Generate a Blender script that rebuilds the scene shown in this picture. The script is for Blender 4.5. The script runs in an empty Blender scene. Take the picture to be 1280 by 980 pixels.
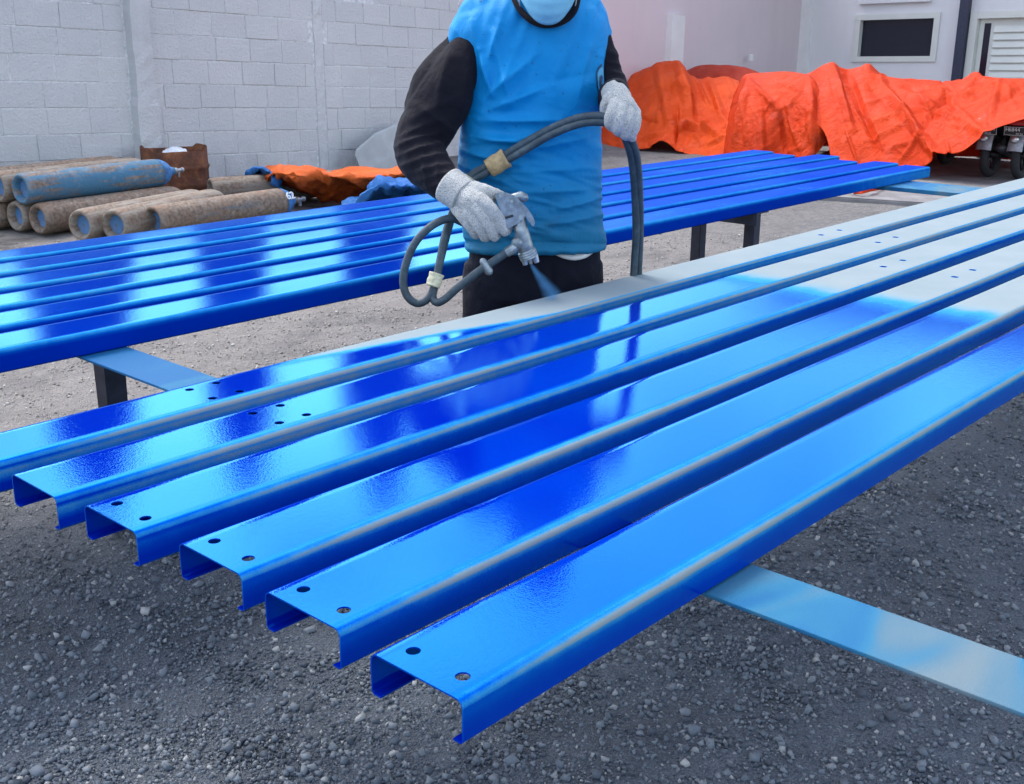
import bpy, bmesh, math, random
import numpy as np
from mathutils import Vector, Matrix, noise

scene = bpy.context.scene
random.seed(7); RNG = np.random.default_rng(7)

# ------------------------------------------------------------------ camera
# world: X runs along the steel purlins (away to the right), Y across the tables (away to the left)
FPX = 1415.5
CAM_R = ((0.67202417, 0.22117883, -0.70672727),
         (-0.74050934, 0.20770384, -0.63914399),
         (0.00542485, 0.95285835, 0.30336699))
CAM_H = 1.4
cam_data = bpy.data.cameras.new('camera'); cam = bpy.data.objects.new('camera', cam_data)
scene.collection.objects.link(cam)
cam_data.sensor_width = 36.0; cam_data.lens = FPX / 1280 * 36.0
cam_data.clip_start = 0.05; cam_data.clip_end = 1500
cam.matrix_world = Matrix.Translation((0, 0, CAM_H)) @ Matrix(CAM_R).to_4x4()
scene.camera = cam
scene.render.resolution_x = 1024; scene.render.resolution_y = 784

# ------------------------------------------------------------------ sky, sun, exposure
SUN_EL, SUN_AZ = math.radians(58), math.radians(86)   # azimuth measured from +X towards +Y
world = bpy.data.worlds.new('World'); scene.world = world; world.use_nodes = True
wn = world.node_tree.nodes; wl = world.node_tree.links
bgn = wn['Background']
sky = wn.new('ShaderNodeTexSky'); sky.sky_type = 'NISHITA'; sky.sun_disc = False
sky.sun_elevation = SUN_EL; sky.sun_rotation = math.radians(90) - SUN_AZ
sky.air_density = 1.0; sky.dust_density = 2.0; sky.ozone_density = 1.0
# thin bright cloud veil over the whole sky
hsv = wn.new('ShaderNodeHueSaturation'); hsv.inputs['Saturation'].default_value = 0.62
wl.new(sky.outputs[0], hsv.inputs['Color'])
# broken cloud all over the sky: white heaps, bluer and darker gaps
wc = wn.new('ShaderNodeTexCoord'); wm = wn.new('ShaderNodeVectorMath'); wm.operation = 'MULTIPLY'; wm.inputs[1].default_value = (1.0, 1.0, 1.7)
wl.new(wc.outputs['Generated'], wm.inputs[0])
wz = wn.new('ShaderNodeTexNoise'); wz.inputs['Scale'].default_value = 3.1; wz.inputs['Detail'].default_value = 5; wz.inputs['Distortion'].default_value = 0.4; wl.new(wm.outputs[0], wz.inputs['Vector'])
wr_ = wn.new('ShaderNodeValToRGB'); wl.new(wz.outputs['Fac'], wr_.inputs['Fac'])
wr_.color_ramp.elements[0].position = 0.40; wr_.color_ramp.elements[0].color = (0.62, 0.70, 0.80, 1)
wr_.color_ramp.elements[1].position = 0.60; wr_.color_ramp.elements[1].color = (1.42, 1.34, 1.26, 1)
wx = wn.new('ShaderNodeMix'); wx.data_type = 'RGBA'; wx.blend_type = 'MULTIPLY'; wx.inputs[0].default_value = 1.0; wx.clamp_result = False
wl.new(hsv.outputs[0], wx.inputs[6]); wl.new(wr_.outputs['Color'], wx.inputs[7])
wl.new(wx.outputs[2], bgn.inputs['Color'])
bgn.inputs['Strength'].default_value = 0.15
sun_data = bpy.data.lights.new('sun', 'SUN'); sun_data.energy = 0.6; sun_data.angle = math.radians(24)
sun_data.color = (1.0, 0.96, 0.9)
sun = bpy.data.objects.new('sun', sun_data); scene.collection.objects.link(sun)
sd = Vector((math.cos(SUN_EL) * math.cos(SUN_AZ), math.cos(SUN_EL) * math.sin(SUN_AZ), math.sin(SUN_EL)))
sun.rotation_euler = sd.to_track_quat('Z', 'Y').to_euler()
scene.view_settings.view_transform = 'Standard'; scene.view_settings.look = 'None'
scene.view_settings.exposure = 1.8; scene.view_settings.gamma = 1.0
scene.view_settings.use_curve_mapping = False
scene.render.engine = 'CYCLES'

# ------------------------------------------------------------------ measuring helpers
RN = np.array(CAM_R); CN = np.array([0, 0, CAM_H])
FH = np.array([0.70672727, 0.63914399]); FH = FH / np.linalg.norm(FH)
def ray(x, y): return RN @ np.array([x - 640.0, 490.0 - y, -FPX])
def on_z(x, y, z): r = ray(x, y); return Vector(CN + r * (z - CAM_H) / r[2])
def on_x(x, y, X): r = ray(x, y); return Vector(CN + r * X / r[0])
def on_y(x, y, Y): r = ray(x, y); return Vector(CN + r * Y / r[1])
def at_dist(x, y, d): r = ray(x, y); return Vector(CN + r * d / (r[0] * FH[0] + r[1] * FH[1]))

# ------------------------------------------------------------------ object helpers
COL = scene.collection
def link(o): COL.objects.link(o); return o
def tag(o, label=None, cat=None, group=None, kind=None):
    if label: o['label'] = label
    if cat: o['category'] = cat
    if group: o['group'] = group
    if kind: o['kind'] = kind
    return o
def empty(name, loc=(0, 0, 0), rz=0.0):
    o = link(bpy.data.objects.new(name, None)); o.location = loc; o.rotation_euler = (0, 0, rz)
    o.empty_display_size = 0.1
    bpy.context.view_layer.update()
    return o
def setp(o, parent, keep=True):
    """parent; geometry was made in world space when keep"""
    if parent:
        o.parent = parent
        if keep: o.matrix_parent_inverse = parent_world(parent).inverted()
    return o
def parent_world(p):
    m = p.matrix_basis.copy()
    if p.parent: m = parent_world(p.parent) @ p.matrix_parent_inverse @ m
    return m
def mesh_obj(name, verts, faces, mat, parent=None, smooth=False, keep=True):
    me = bpy.data.meshes.new(name); me.from_pydata([tuple(v) for v in verts], [], faces); me.update()
    if smooth: me.polygons.foreach_set('use_smooth', [True] * len(me.polygons))
    if mat: me.materials.append(mat)
    o = link(bpy.data.objects.new(name, me)); setp(o, parent, keep); return o
def bm_obj(name, bm, mat, parent=None, smooth=False, keep=True):
    bmesh.ops.recalc_face_normals(bm, faces=bm.faces)
    me = bpy.data.meshes.new(name); bm.to_mesh(me); bm.free()
    if smooth: me.polygons.foreach_set('use_smooth', [True] * len(me.polygons))
    if mat: me.materials.append(mat)
    o = link(bpy.data.objects.new(name, me)); setp(o, parent, keep); return o
def bm_box(bm, c, s, rot=None, bevel=0.0):
    r = bmesh.ops.create_cube(bm, size=1.0); vs = r['verts']
    m = Matrix.Translation(c) @ (rot.to_4x4() if rot else Matrix.Identity(4)) @ Matrix.Diagonal((s[0], s[1], s[2], 1))
    bmesh.ops.transform(bm, matrix=m, verts=vs)
    if bevel:
        es = list({e for v in vs for e in v.link_edges})
        bmesh.ops.bevel(bm, geom=es, offset=bevel, segments=2, affect='EDGES', profile=0.6)
def frame(d):
    d = Vector(d).normalized(); a = Vector((0, 0, 1)) if abs(d.z) < 0.9 else Vector((1, 0, 0))
    u = d.cross(a).normalized(); return u, d.cross(u).normalized()
def catmull(pts, n):
    """pts list of tuples (any dim); n samples per span"""
    P = [np.array(p, float) for p in pts]; P = [2 * P[0] - P[1]] + P + [2 * P[-1] - P[-2]]; out = []
    for i in range(1, len(P) - 2):
        for k in range(n):
            t = k / n; a, b, c, d = P[i - 1], P[i], P[i + 1], P[i + 2]
            out.append(0.5 * (2 * b + (c - a) * t + (2 * a - 5 * b + 4 * c - d) * t * t + (3 * b - a - 3 * c + d) * t ** 3))
    out.append(P[-2]); return out
def bm_tube(bm, pts, radii, seg=12, cap=True, round_ends=False):
    """pts: Vectors; radii: list; parallel transport frames"""
    pts = [Vector(p) for p in pts]; n = len(pts)
    if not hasattr(radii, '__len__'): radii = [radii] * n
    radii = list(radii)
    if round_ends:
        d0 = (pts[0] - pts[1]).normalized(); d1 = (pts[-1] - pts[-2]).normalized()
        pre, pr, po, por = [], [], [], []
        for a in (85, 60, 30):
            a = math.radians(a)
            pre.append(pts[0] + d0 * radii[0] * math.sin(a)); pr.append(radii[0] * math.cos(a))
            po.insert(0, pts[-1] + d1 * radii[-1] * math.sin(a)); por.insert(0, radii[-1] * math.cos(a))
        pts = pre + pts + po; radii = pr + radii + por; n = len(pts)
    T = []
    for i in range(n):
        a = pts[max(i - 1, 0)]; b = pts[min(i + 1, n - 1)]; d = b - a
        T.append(d.normalized() if d.length > 1e-9 else Vector((0, 0, 1)))
    u, v = frame(T[0]); rings = []
    for i in range(n):
        if i:
            ax = T[i - 1].cross(T[i])
            if ax.length > 1e-8:
                q = Matrix.Rotation(T[i - 1].angle(T[i]), 3, ax.normalized()); u = q @ u
            u = (u - T[i] * u.dot(T[i])).normalized(); v = T[i].cross(u)
        rings.append([bm.verts.new(pts[i] + (u * math.cos(2 * math.pi * k / seg) + v * math.sin(2 * math.pi * k / seg)) * radii[i]) for k in range(seg)])
    for i in range(n - 1):
        for k in range(seg):
            bm.faces.new((rings[i][k], rings[i][(k + 1) % seg], rings[i + 1][(k + 1) % seg], rings[i + 1][k]))
    if cap:
        bm.faces.new(rings[0][::-1]); bm.faces.new(rings[-1])
    return rings
def bm_lathe(bm, prof, seg=32, m=None):
    """prof list of (r,h) about local Z"""
    m = m or Matrix.Identity(4); rings = []
    for r, h in prof:
        rings.append([bm.verts.new(m @ Vector((r * math.cos(2 * math.pi * k / seg), r * math.sin(2 * math.pi * k / seg), h))) for k in range(seg)] if r > 1e-6 else [bm.verts.new(m @ Vector((0, 0, h)))])
    for a, b in zip(rings, rings[1:]):
        for k in range(seg):
            A = [a[k % len(a)], a[(k + 1) % len(a)], b[(k + 1) % len(b)], b[k % len(b)]]
            q = []
            for x in A:
                if x not in q: q.append(x)
            if len(q) > 2: bm.faces.new(q)
def evaluated(o):
    bpy.context.view_layer.update()
    dg = bpy.context.evaluated_depsgraph_get()
    return bpy.data.meshes.new_from_object(o.evaluated_get(dg))
def remesh_obj(name, bm, voxel, smooth_it, mat, parent=None, disp=None):
    """one continuous skin from overlapping volumes"""
    bmesh.ops.recalc_face_normals(bm, faces=bm.faces)
    me = bpy.data.meshes.new(name + '_tmp'); bm.to_mesh(me); bm.free()
    o = link(bpy.data.objects.new(name + '_tmp', me))
    r = o.modifiers.new('r', 'REMESH'); r.mode = 'VOXEL'; r.voxel_size = voxel
    s = o.modifiers.new('s', 'SMOOTH'); s.iterations = smooth_it; s.factor = 0.5
    res = evaluated(o); bpy.data.objects.remove(o); bpy.data.meshes.remove(me)
    res.name = name
    if disp:
        n = len(res.vertices); co = np.empty(n * 3); no = np.empty(n * 3)
        res.vertices.foreach_get('co', co); res.vertex_normals.foreach_get('vector', no)
        co = co.reshape(-1, 3); no = no.reshape(-1, 3)
        co += no * disp(co, no)[:, None]
        res.vertices.foreach_set('co', co.ravel()); res.update()
    res.polygons.foreach_set('use_smooth', [True] * len(res.polygons))
    res.materials.clear(); res.materials.append(mat)
    o = link(bpy.data.objects.new(name, res)); setp(o, parent); return o
def text_mesh(name, body, size, mat, m, parent, depth=0.001, sx=1.0):
    cu = bpy.data.curves.new(name, 'FONT'); cu.body = body; cu.size = size; cu.extrude = depth
    cu.align_x = 'CENTER'; cu.align_y = 'CENTER'
    o = link(bpy.data.objects.new(name + '_tmp', cu)); me = evaluated(o)
    bpy.data.objects.remove(o); me.transform(m @ Matrix.Diagonal((sx, 1, 1, 1)))
    me.materials.clear(); me.materials.append(mat); me.name = name
    o = link(bpy.data.objects.new(name, me)); setp(o, parent); return o

# ------------------------------------------------------------------ materials
class NT:
    def __init__(s, name):
        s.m = bpy.data.materials.new(name); s.m.use_nodes = True; s.t = s.m.node_tree
        s.n = s.t.nodes; s.p = s.n['Principled BSDF']; s.out = s.n['Material Output']
        s.co = s.n.new('ShaderNodeTexCoord'); s.geo = s.n.new('ShaderNodeNewGeometry')
    def L(s, a, b): s.t.links.new(a, b)
    def noise(s, scale, detail=4, rough=0.55, vec=None, dist=0.0):
        n = s.n.new('ShaderNodeTexNoise'); n.inputs['Scale'].default_value = scale
        n.inputs['Detail'].default_value = detail; n.inputs['Roughness'].default_value = rough
        n.inputs['Distortion'].default_value = dist
        s.L(vec if vec else s.geo.outputs['Position'], n.inputs['Vector']); return n.outputs['Fac']
    def vor(s, scale, feature='F1', out='Distance', vec=None):
        n = s.n.new('ShaderNodeTexVoronoi'); n.feature = feature; n.inputs['Scale'].default_value = scale
        s.L(vec if vec else s.geo.outputs['Position'], n.inputs['Vector']); return n.outputs[out]
    def ramp(s, fac, stops, interp='LINEAR'):
        n = s.n.new('ShaderNodeValToRGB'); e = n.color_ramp; e.interpolation = interp
        while len(e.elements) < len(stops): e.elements.new(0.5)
        for el, (p, c) in zip(e.elements, stops):
            el.position = p; el.color = (*c, 1) if hasattr(c, '__len__') else (c, c, c, 1)
        s.L(fac, n.inputs['Fac']); return n.outputs['Color']
    def mix(s, fac, a, b, blend='MIX'):
        n = s.n.new('ShaderNodeMix'); n.data_type = 'RGBA'; n.blend_type = blend
        for i, v in ((0, fac), (6, a), (7, b)):
            if hasattr(v, 'is_output'): s.L(v, n.inputs[i])
            elif i == 0: n.inputs[0].default_value = v
            else: n.inputs[i].default_value = (*v, 1)
        return n.outputs[2]
    def math(s, op, a, b=0.0, c=None, clamp=False):
        n = s.n.new('ShaderNodeMath'); n.operation = op; n.use_clamp = clamp
        for i, v in enumerate((a, b) if c is None else (a, b, c)):
            if hasattr(v, 'is_output'): s.L(v, n.inputs[i])
            else: n.inputs[i].default_value = v
        return n.outputs[0]
    def bump(s, h, dist, strength=1.0, prev=None):
        n = s.n.new('ShaderNodeBump'); n.inputs['Distance'].default_value = dist; n.inputs['Strength'].default_value = strength
        s.L(h, n.inputs['Height'])
        if prev: s.L(prev, n.inputs['Normal'])
        return n.outputs['Normal']
    def attr(s, name, out='Fac'):
        n = s.n.new('ShaderNodeAttribute'); n.attribute_name = name; return n.outputs[out]
    def sep(s, v):
        n = s.n.new('ShaderNodeSeparateXYZ'); s.L(v, n.inputs[0]); return n.outputs
    def scale(s, v, k):
        n = s.n.new('ShaderNodeVectorMath'); n.operation = 'MULTIPLY'; n.inputs[1].default_value = k
        s.L(v, n.inputs[0]); return n.outputs[0]
    def col(s, c):
        if hasattr(c, 'is_output'): s.L(c, s.p.inputs['Base Color'])
        else: s.p.inputs['Base Color'].default_value = (*c, 1)
    def set(s, **k):
        for a, v in k.items():
            i = s.p.inputs[a.replace('_', ' ')]
            if hasattr(v, 'is_output'): s.L(v, i)
            else: i.default_value = v
        return s.m
def simple(name, c, rough=0.6, metal=0.0, var=0.25, scale=30.0, bump=0.0, bscale=200.0, spec=0.5):
    t = NT(name); n = t.noise(scale, 5)
    lo = tuple(x * (1 - var) for x in c); hi = tuple(min(1, x * (1 + var)) for x in c)
    t.col(t.ramp(n, [(0.3, lo), (0.7, hi)])); t.set(Roughness=rough, Metallic=metal)
    t.p.inputs['Specular IOR Level'].default_value = spec
    if bump: t.L(t.bump(t.noise(bscale, 3), bump), t.p.inputs['Normal'])
    return t.m

M = {}
def mat_ground():
    t = NT('gravel_ground'); P = t.geo.outputs['Position']; xyz = t.sep(P)
    big = t.noise(0.7, 5); mid = t.noise(5, 5); fine = t.noise(150, 6, 0.75); st = t.vor(210)
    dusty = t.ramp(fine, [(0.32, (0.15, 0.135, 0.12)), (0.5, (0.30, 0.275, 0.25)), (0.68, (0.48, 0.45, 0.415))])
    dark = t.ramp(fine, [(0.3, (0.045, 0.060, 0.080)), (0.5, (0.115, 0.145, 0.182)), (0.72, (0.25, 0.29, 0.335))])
    # darker, bluish ground in front of and under the near table
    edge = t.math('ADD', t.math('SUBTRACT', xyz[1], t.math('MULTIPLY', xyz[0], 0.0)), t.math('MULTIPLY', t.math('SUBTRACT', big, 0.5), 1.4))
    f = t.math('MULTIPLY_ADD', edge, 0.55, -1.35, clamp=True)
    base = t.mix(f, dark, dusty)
    patch = t.ramp(t.noise(1.3, 6, 0.65, dist=0.6), [(0.5, 0.0), (0.68, 1.0)])
    base = t.mix(t.math('MULTIPLY', patch, 0.5), base, (0.05, 0.05, 0.052))
    far = t.ramp(t.noise(2.2, 6, 0.6), [(0.5, 0.0), (0.62, 1.0)])
    farm = t.math('MULTIPLY', far, t.math('MULTIPLY_ADD', xyz[1], 0.5, -2.6, clamp=True))
    base = t.mix(t.math('MULTIPLY', farm, 0.8), base, (0.07, 0.062, 0.056))
    farx = t.math('MULTIPLY', t.math('MULTIPLY_ADD', xyz[0], 0.5, -3.0, clamp=True), 0.6)
    base = t.mix(farx, base, t.mix(t.ramp(t.noise(30, 6, 0.75), [(0.38, 0.0), (0.62, 1.0)]), (0.05, 0.052, 0.055), (0.27, 0.26, 0.25)))
    base = t.mix(t.ramp(st, [(0.0, 0.0), (0.5, 0.35)]), base, (0.03, 0.03, 0.035))
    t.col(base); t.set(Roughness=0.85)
    h = t.math('ADD', t.math('MULTIPLY', t.math('SUBTRACT', 0.6, st), 1.0), t.math('MULTIPLY', fine, 0.8))
    n1 = t.bump(h, 0.006); t.L(t.bump(mid, 0.05, prev=n1), t.p.inputs['Normal'])
    return t.m
def mat_stones():
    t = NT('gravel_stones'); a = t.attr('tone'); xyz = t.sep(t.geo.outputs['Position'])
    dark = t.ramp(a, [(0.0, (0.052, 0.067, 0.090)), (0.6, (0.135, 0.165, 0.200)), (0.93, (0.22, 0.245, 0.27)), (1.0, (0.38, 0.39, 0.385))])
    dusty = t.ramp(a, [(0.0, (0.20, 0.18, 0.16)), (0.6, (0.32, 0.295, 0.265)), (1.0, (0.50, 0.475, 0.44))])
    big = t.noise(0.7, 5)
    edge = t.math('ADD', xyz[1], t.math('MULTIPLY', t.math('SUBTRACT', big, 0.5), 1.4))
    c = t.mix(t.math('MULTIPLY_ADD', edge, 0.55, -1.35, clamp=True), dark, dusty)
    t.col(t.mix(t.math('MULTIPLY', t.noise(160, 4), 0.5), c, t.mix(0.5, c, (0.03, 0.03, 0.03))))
    t.set(Roughness=0.8); return t.m
def mat_paint(name, blue=(0.0, 0.013, 0.33), rough=0.04, dull=None):
    """primer grey steel under fresh wet blue enamel; attribute 'paint' is how much enamel covers it"""
    t = NT(name); a = t.attr('paint'); v = t.scale(t.geo.outputs['Position'], (1, 1, 1))
    grain = t.noise(420, 3, 0.7)
    a2 = t.math('ADD', a, t.math('MULTIPLY', t.math('ADD', t.math('SUBTRACT', grain, 0.5), t.math('MULTIPLY', t.math('SUBTRACT', t.noise(26, 4, 0.6), 0.5), 0.9)), t.math('MULTIPLY', t.math('MULTIPLY', a, t.math('SUBTRACT', 1.0, a)), 1.6)), clamp=True)
    pr = t.ramp(t.noise(6, 4), [(0.3, (0.205, 0.255, 0.275)), (0.7, (0.235, 0.28, 0.295))])
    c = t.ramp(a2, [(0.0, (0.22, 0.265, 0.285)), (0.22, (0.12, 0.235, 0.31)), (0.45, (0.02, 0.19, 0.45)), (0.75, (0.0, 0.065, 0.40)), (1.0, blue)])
    f = t.math('MULTIPLY_ADD', a2, -3.0, 1.0, clamp=True)
    t.col(t.mix(f, c, pr))
    r = t.math('MULTIPLY_ADD', t.math('POWER', a2, 1.5), rough - 0.5, 0.5)
    dust = t.ramp(t.noise(3.0, 5, 0.6), [(0.5, 0.0), (0.8, 0.06)])
    t.set(Roughness=t.math('ADD', r, dust)); t.p.inputs['Specular IOR Level'].default_value = 0.0
    peel = t.math('ADD', t.math('MULTIPLY', t.noise(330, 2, 0.5), 0.55), t.math('MULTIPLY', t.noise(90, 2), 0.35))
    nb = t.bump(peel, 0.00020, 1.0); t.L(nb, t.p.inputs['Normal'])
    # wet film over the pigment; cyan cast of reflections put into its gloss colour
    fr = t.n.new('ShaderNodeLayerWeight'); fr.inputs['Blend'].default_value = 0.5; t.L(nb, fr.inputs['Normal'])
    fres = t.math('MULTIPLY_ADD', t.math('POWER', fr.outputs['Facing'], 2.1), 0.60, 0.02)
    if dull:     # end of the table that was sprayed first has dried flat
        dx = t.math('DIVIDE', t.math('SUBTRACT', t.sep(t.geo.outputs['Position'])[0], dull[0]), dull[1] - dull[0], clamp=True)
        fres = t.math('MULTIPLY', fres, t.math('MULTIPLY_ADD', dx, -0.72, 1.0)); r = t.math('MULTIPLY_ADD', dx, 0.16, r)
    gl = t.n.new('ShaderNodeBsdfGlossy'); t.L(t.mix(t.math('POWER', fr.outputs['Facing'], 2.5), (0.0, 0.80, 1.0), (0.46, 0.82, 1.0)), gl.inputs['Color'])
    t.L(nb, gl.inputs['Normal']); t.L(t.math('ADD', r, dust), gl.inputs['Roughness'])
    mx = t.n.new('ShaderNodeMixShader'); t.L(t.math('MULTIPLY', fres, t.math('POWER', a2, 1.3)), mx.inputs[0])
    t.L(t.p.outputs[0], mx.inputs[1]); t.L(gl.outputs[0], mx.inputs[2]); t.L(mx.outputs[0], t.out.inputs['Surface'])
    return t.m
def mat_overspray():
    t = NT('overspray_steel'); P = t.geo.outputs['Position']
    n = t.noise(4.2, 2, 0.45, dist=0.8, vec=t.scale(P, (0.7, 1.3, 1))); g = t.noise(500, 3, 0.8)
    k = t.math('ADD', n, t.math('MULTIPLY', t.math('SUBTRACT', g, 0.5), 0.22))
    t.col(t.ramp(k, [(0.40, (0.008, 0.10, 0.25)), (0.53, (0.025, 0.15, 0.265)), (0.59, (0.07, 0.155, 0.22)), (0.74, (0.14, 0.185, 0.205))]))
    t.set(Roughness=0.65); t.p.inputs['Specular IOR Level'].default_value = 0.15; t.L(t.bump(g, 0.0012), t.p.inputs['Normal']); return t.m
def mat_block():
    t = NT('painted_block'); O = t.geo.outputs['Position']
    n = t.noise(1.1, 4); g = t.noise(38, 6, 0.75); f = t.noise(160, 3, 0.7)
    c = t.ramp(n, [(0.3, (0.66, 0.665, 0.66)), (0.7, (0.76, 0.755, 0.74))])
    r = t.n.new('ShaderNodeObjectInfo'); c = t.mix(t.math('MULTIPLY', r.outputs['Random'], 0.30), c, (0.54, 0.56, 0.58))
    pits = t.ramp(g, [(0.30, 1.0), (0.37, 0.0)]); wear = t.ramp(t.noise(2.7, 5, 0.7), [(0.55, 0.0), (0.75, 1.0)])
    c = t.mix(t.math('MULTIPLY', pits, t.math('MULTIPLY_ADD', wear, 0.8, 0.25)), c, (0.12, 0.13, 0.14))
    xyz = t.sep(O); low = t.math('MULTIPLY', t.math('MULTIPLY_ADD', xyz[2], -1.4, 0.75, clamp=True), t.ramp(t.noise(4, 6, 0.7), [(0.4, 0.0), (0.7, 1.0)]))
    c = t.mix(t.math('MULTIPLY', low, 0.55), c, (0.20, 0.20, 0.20))
    t.col(c); t.set(Roughness=0.85)
    n1 = t.bump(g, 0.02); t.L(t.bump(f, 0.006, prev=n1), t.p.inputs['Normal']); return t.m
def mat_plaster(name, c):
    t = NT(name); n = t.noise(0.8, 5); f = t.noise(90, 4)
    st = t.noise(2.0, 5, 0.6, vec=t.scale(t.geo.outputs['Position'], (1.5, 1.5, 0.25)))
    k = t.ramp(n, [(0.3, tuple(x * 0.93 for x in c)), (0.7, c)])
    t.col(t.mix(t.ramp(st, [(0.5, 0.0), (0.8, 0.28)]), k, tuple(x * 0.75 for x in c)))
    t.set(Roughness=0.8); t.L(t.bump(f, 0.002), t.p.inputs['Normal']); return t.m
def mat_tarp(name, c1, c2):
    t = NT(name); n = t.noise(2.0, 5, 0.6); cr = t.noise(7, 6, 0.65, dist=0.8); w = t.noise(28, 4)
    k = t.ramp(n, [(0.3, c1), (0.7, c2)])
    scuff = t.ramp(t.noise(4.5, 7, 0.75), [(0.55, 0.0), (0.75, 0.45)])
    t.col(t.mix(scuff, k, tuple(min(1, x * 0.8 + 0.12) for x in c2)))
    t.set(Roughness=0.5); t.p.inputs['Specular IOR Level'].default_value = 0.1
    n1 = t.bump(cr, 0.045); t.L(t.bump(w, 0.006, prev=n1), t.p.inputs['Normal'])
    # thin sheet lets a little light through
    tr = t.n.new('ShaderNodeBsdfTranslucent'); tr.inputs[0].default_value = (*c2, 1)
    mx = t.n.new('ShaderNodeMixShader'); mx.inputs[0].default_value = 0.2
    t.L(t.p.outputs[0], mx.inputs[1]); t.L(tr.outputs[0], mx.inputs[2]); t.L(mx.outputs[0], t.out.inputs['Surface'])
    return t.m
def mat_cylinder(name, paint, keep):
    """old gas bottle: paint worn to brown rust and pale dust"""
    t = NT(name); O = t.co.outputs['Object']; n = t.noise(5, 6, 0.65, vec=O); g = t.noise(40, 5, 0.7, vec=O)
    s = t.noise(3.0, 6, 0.6, vec=t.scale(O, (8, 8, 1.0)), dist=0.3)
    rust = t.ramp(g, [(0.3, (0.075, 0.05, 0.035)), (0.5, (0.17, 0.12, 0.085)), (0.7, (0.28, 0.22, 0.165))])
    rust = t.mix(t.ramp(n, [(0.5, 0.0), (0.7, 0.6)]), rust, (0.20, 0.095, 0.045))
    f = t.ramp(s, [(keep - 0.08, 1.0), (keep + 0.08, 0.0)])
    c = t.mix(f, rust, t.mix(g, tuple(x * 0.7 for x in paint), paint))
    t.col(t.mix(t.ramp(t.noise(14, 5, vec=O), [(0.55, 0.0), (0.8, 0.4)]), c, (0.36, 0.33, 0.29)))
    t.set(Roughness=0.75, Metallic=0.0); t.L(t.bump(g, 0.003), t.p.inputs['Normal']); return t.m
def mat_rust():
    t = NT('rusty_steel'); n = t.noise(9, 6, 0.7); g = t.noise(60, 5, 0.7)
    c = t.ramp(n, [(0.3, (0.045, 0.017, 0.009)), (0.5, (0.14, 0.042, 0.015)), (0.62, (0.24, 0.085, 0.028)), (0.75, (0.30, 0.19, 0.09))])
    t.col(t.mix(t.math('MULTIPLY', g, 0.3), c, (0.03, 0.015, 0.01))); t.set(Roughness=0.8)
    t.L(t.bump(g, 0.004), t.p.inputs['Normal']); return t.m
def mat_shirt():
    t = NT('blue_sports_shirt'); P = t.geo.outputs['Position']; z = t.sep(P)[2]
    n = t.noise(9, 5, 0.6); f = t.noise(600, 2)
    clean = t.mix(n, (0.0, 0.20, 0.50), (0.0, 0.25, 0.57))
    dirty = t.mix(n, (0.004, 0.12, 0.23), (0.015, 0.17, 0.31))
    k = t.math('ADD', t.math('MULTIPLY_ADD', z, -3.0, 3.45), t.math('MULTIPLY', t.math('SUBTRACT', t.noise(4, 5), 0.5), 1.4), clamp=True)
    c = t.mix(k, clean, dirty)
    sm = t.ramp(t.noise(14, 6, 0.7), [(0.56, 0.0), (0.72, 0.5)])
    c = t.mix(t.math('MULTIPLY', sm, k), c, (0.03, 0.07, 0.09))
    spots = t.ramp(t.noise(85, 2, 0.5), [(0.70, 0.0), (0.73, 1.0)]); t.col(t.mix(t.math('MULTIPLY', spots, 0.7), c, (0.02, 0.05, 0.12)))
    t.set(Roughness=0.6); t.p.inputs['Specular IOR Level'].default_value = 0.2; t.p.inputs['Sheen Weight'].default_value = 0.0
    n1 = t.bump(t.noise(20, 4, 0.55, dist=1.2), 0.005, 0.7); t.L(t.bump(f, 0.0008, prev=n1), t.p.inputs['Normal']); return t.m
def mat_fabric(name, c, var=0.25, wr=0.008, wsc=26):
    t = NT(name); n = t.noise(8, 5)
    t.col(t.ramp(n, [(0.3, tuple(x * (1 - var) for x in c)), (0.7, tuple(x * (1 + var) for x in c))]))
    t.set(Roughness=0.9); t.p.inputs['Sheen Weight'].default_value = 0.03; t.p.inputs['Specular IOR Level'].default_value = 0.15
    n1 = t.bump(t.noise(wsc, 3, dist=0.6), wr, 0.7); t.L(t.bump(t.noise(700, 2), 0.0008, prev=n1), t.p.inputs['Normal']); return t.m
def mat_glove():
    t = NT('knitted_cotton_glove'); P = t.geo.outputs['Position']
    v = t.vor(330); n = t.noise(24, 5); sp = t.noise(300, 3, 0.8)
    c = t.ramp(n, [(0.3, (0.55, 0.545, 0.51)), (0.7, (0.74, 0.73, 0.68))])
    c = t.mix(t.ramp(v, [(0.35, 0.0), (0.7, 0.35)]), c, (0.22, 0.23, 0.23))
    c = t.mix(t.ramp(sp, [(0.5, 0.0), (0.66, 0.75)]), c, (0.10, 0.12, 0.14))
    c = t.mix(t.ramp(t.noise(11, 4), [(0.5, 0.0), (0.75, 0.35)]), c, (0.25, 0.34, 0.42))
    t.col(c); t.set(Roughness=0.95); t.p.inputs['Sheen Weight'].default_value = 0.3
    t.L(t.bump(v, 0.004, 1.0), t.p.inputs['Normal']); return t.m
def mat_hose():
    t = NT('rubber_hose'); n = t.noise(35, 6, 0.7); g = t.noise(180, 3)
    c = t.ramp(n, [(0.3, (0.016, 0.030, 0.042)), (0.55, (0.034, 0.060, 0.078)), (0.72, (0.075, 0.11, 0.125)), (0.85, (0.22, 0.23, 0.21))])
    t.col(c); t.set(Roughness=0.6); t.L(t.bump(g, 0.0006), t.p.inputs['Normal']); return t.m
def mat_leaf():
    t = NT('dark_leaf'); a = t.attr('tone')
    t.col(t.ramp(a, [(0.0, (0.012, 0.035, 0.010)), (1.0, (0.05, 0.11, 0.028))])); t.set(Roughness=0.6); return t.m
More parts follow.
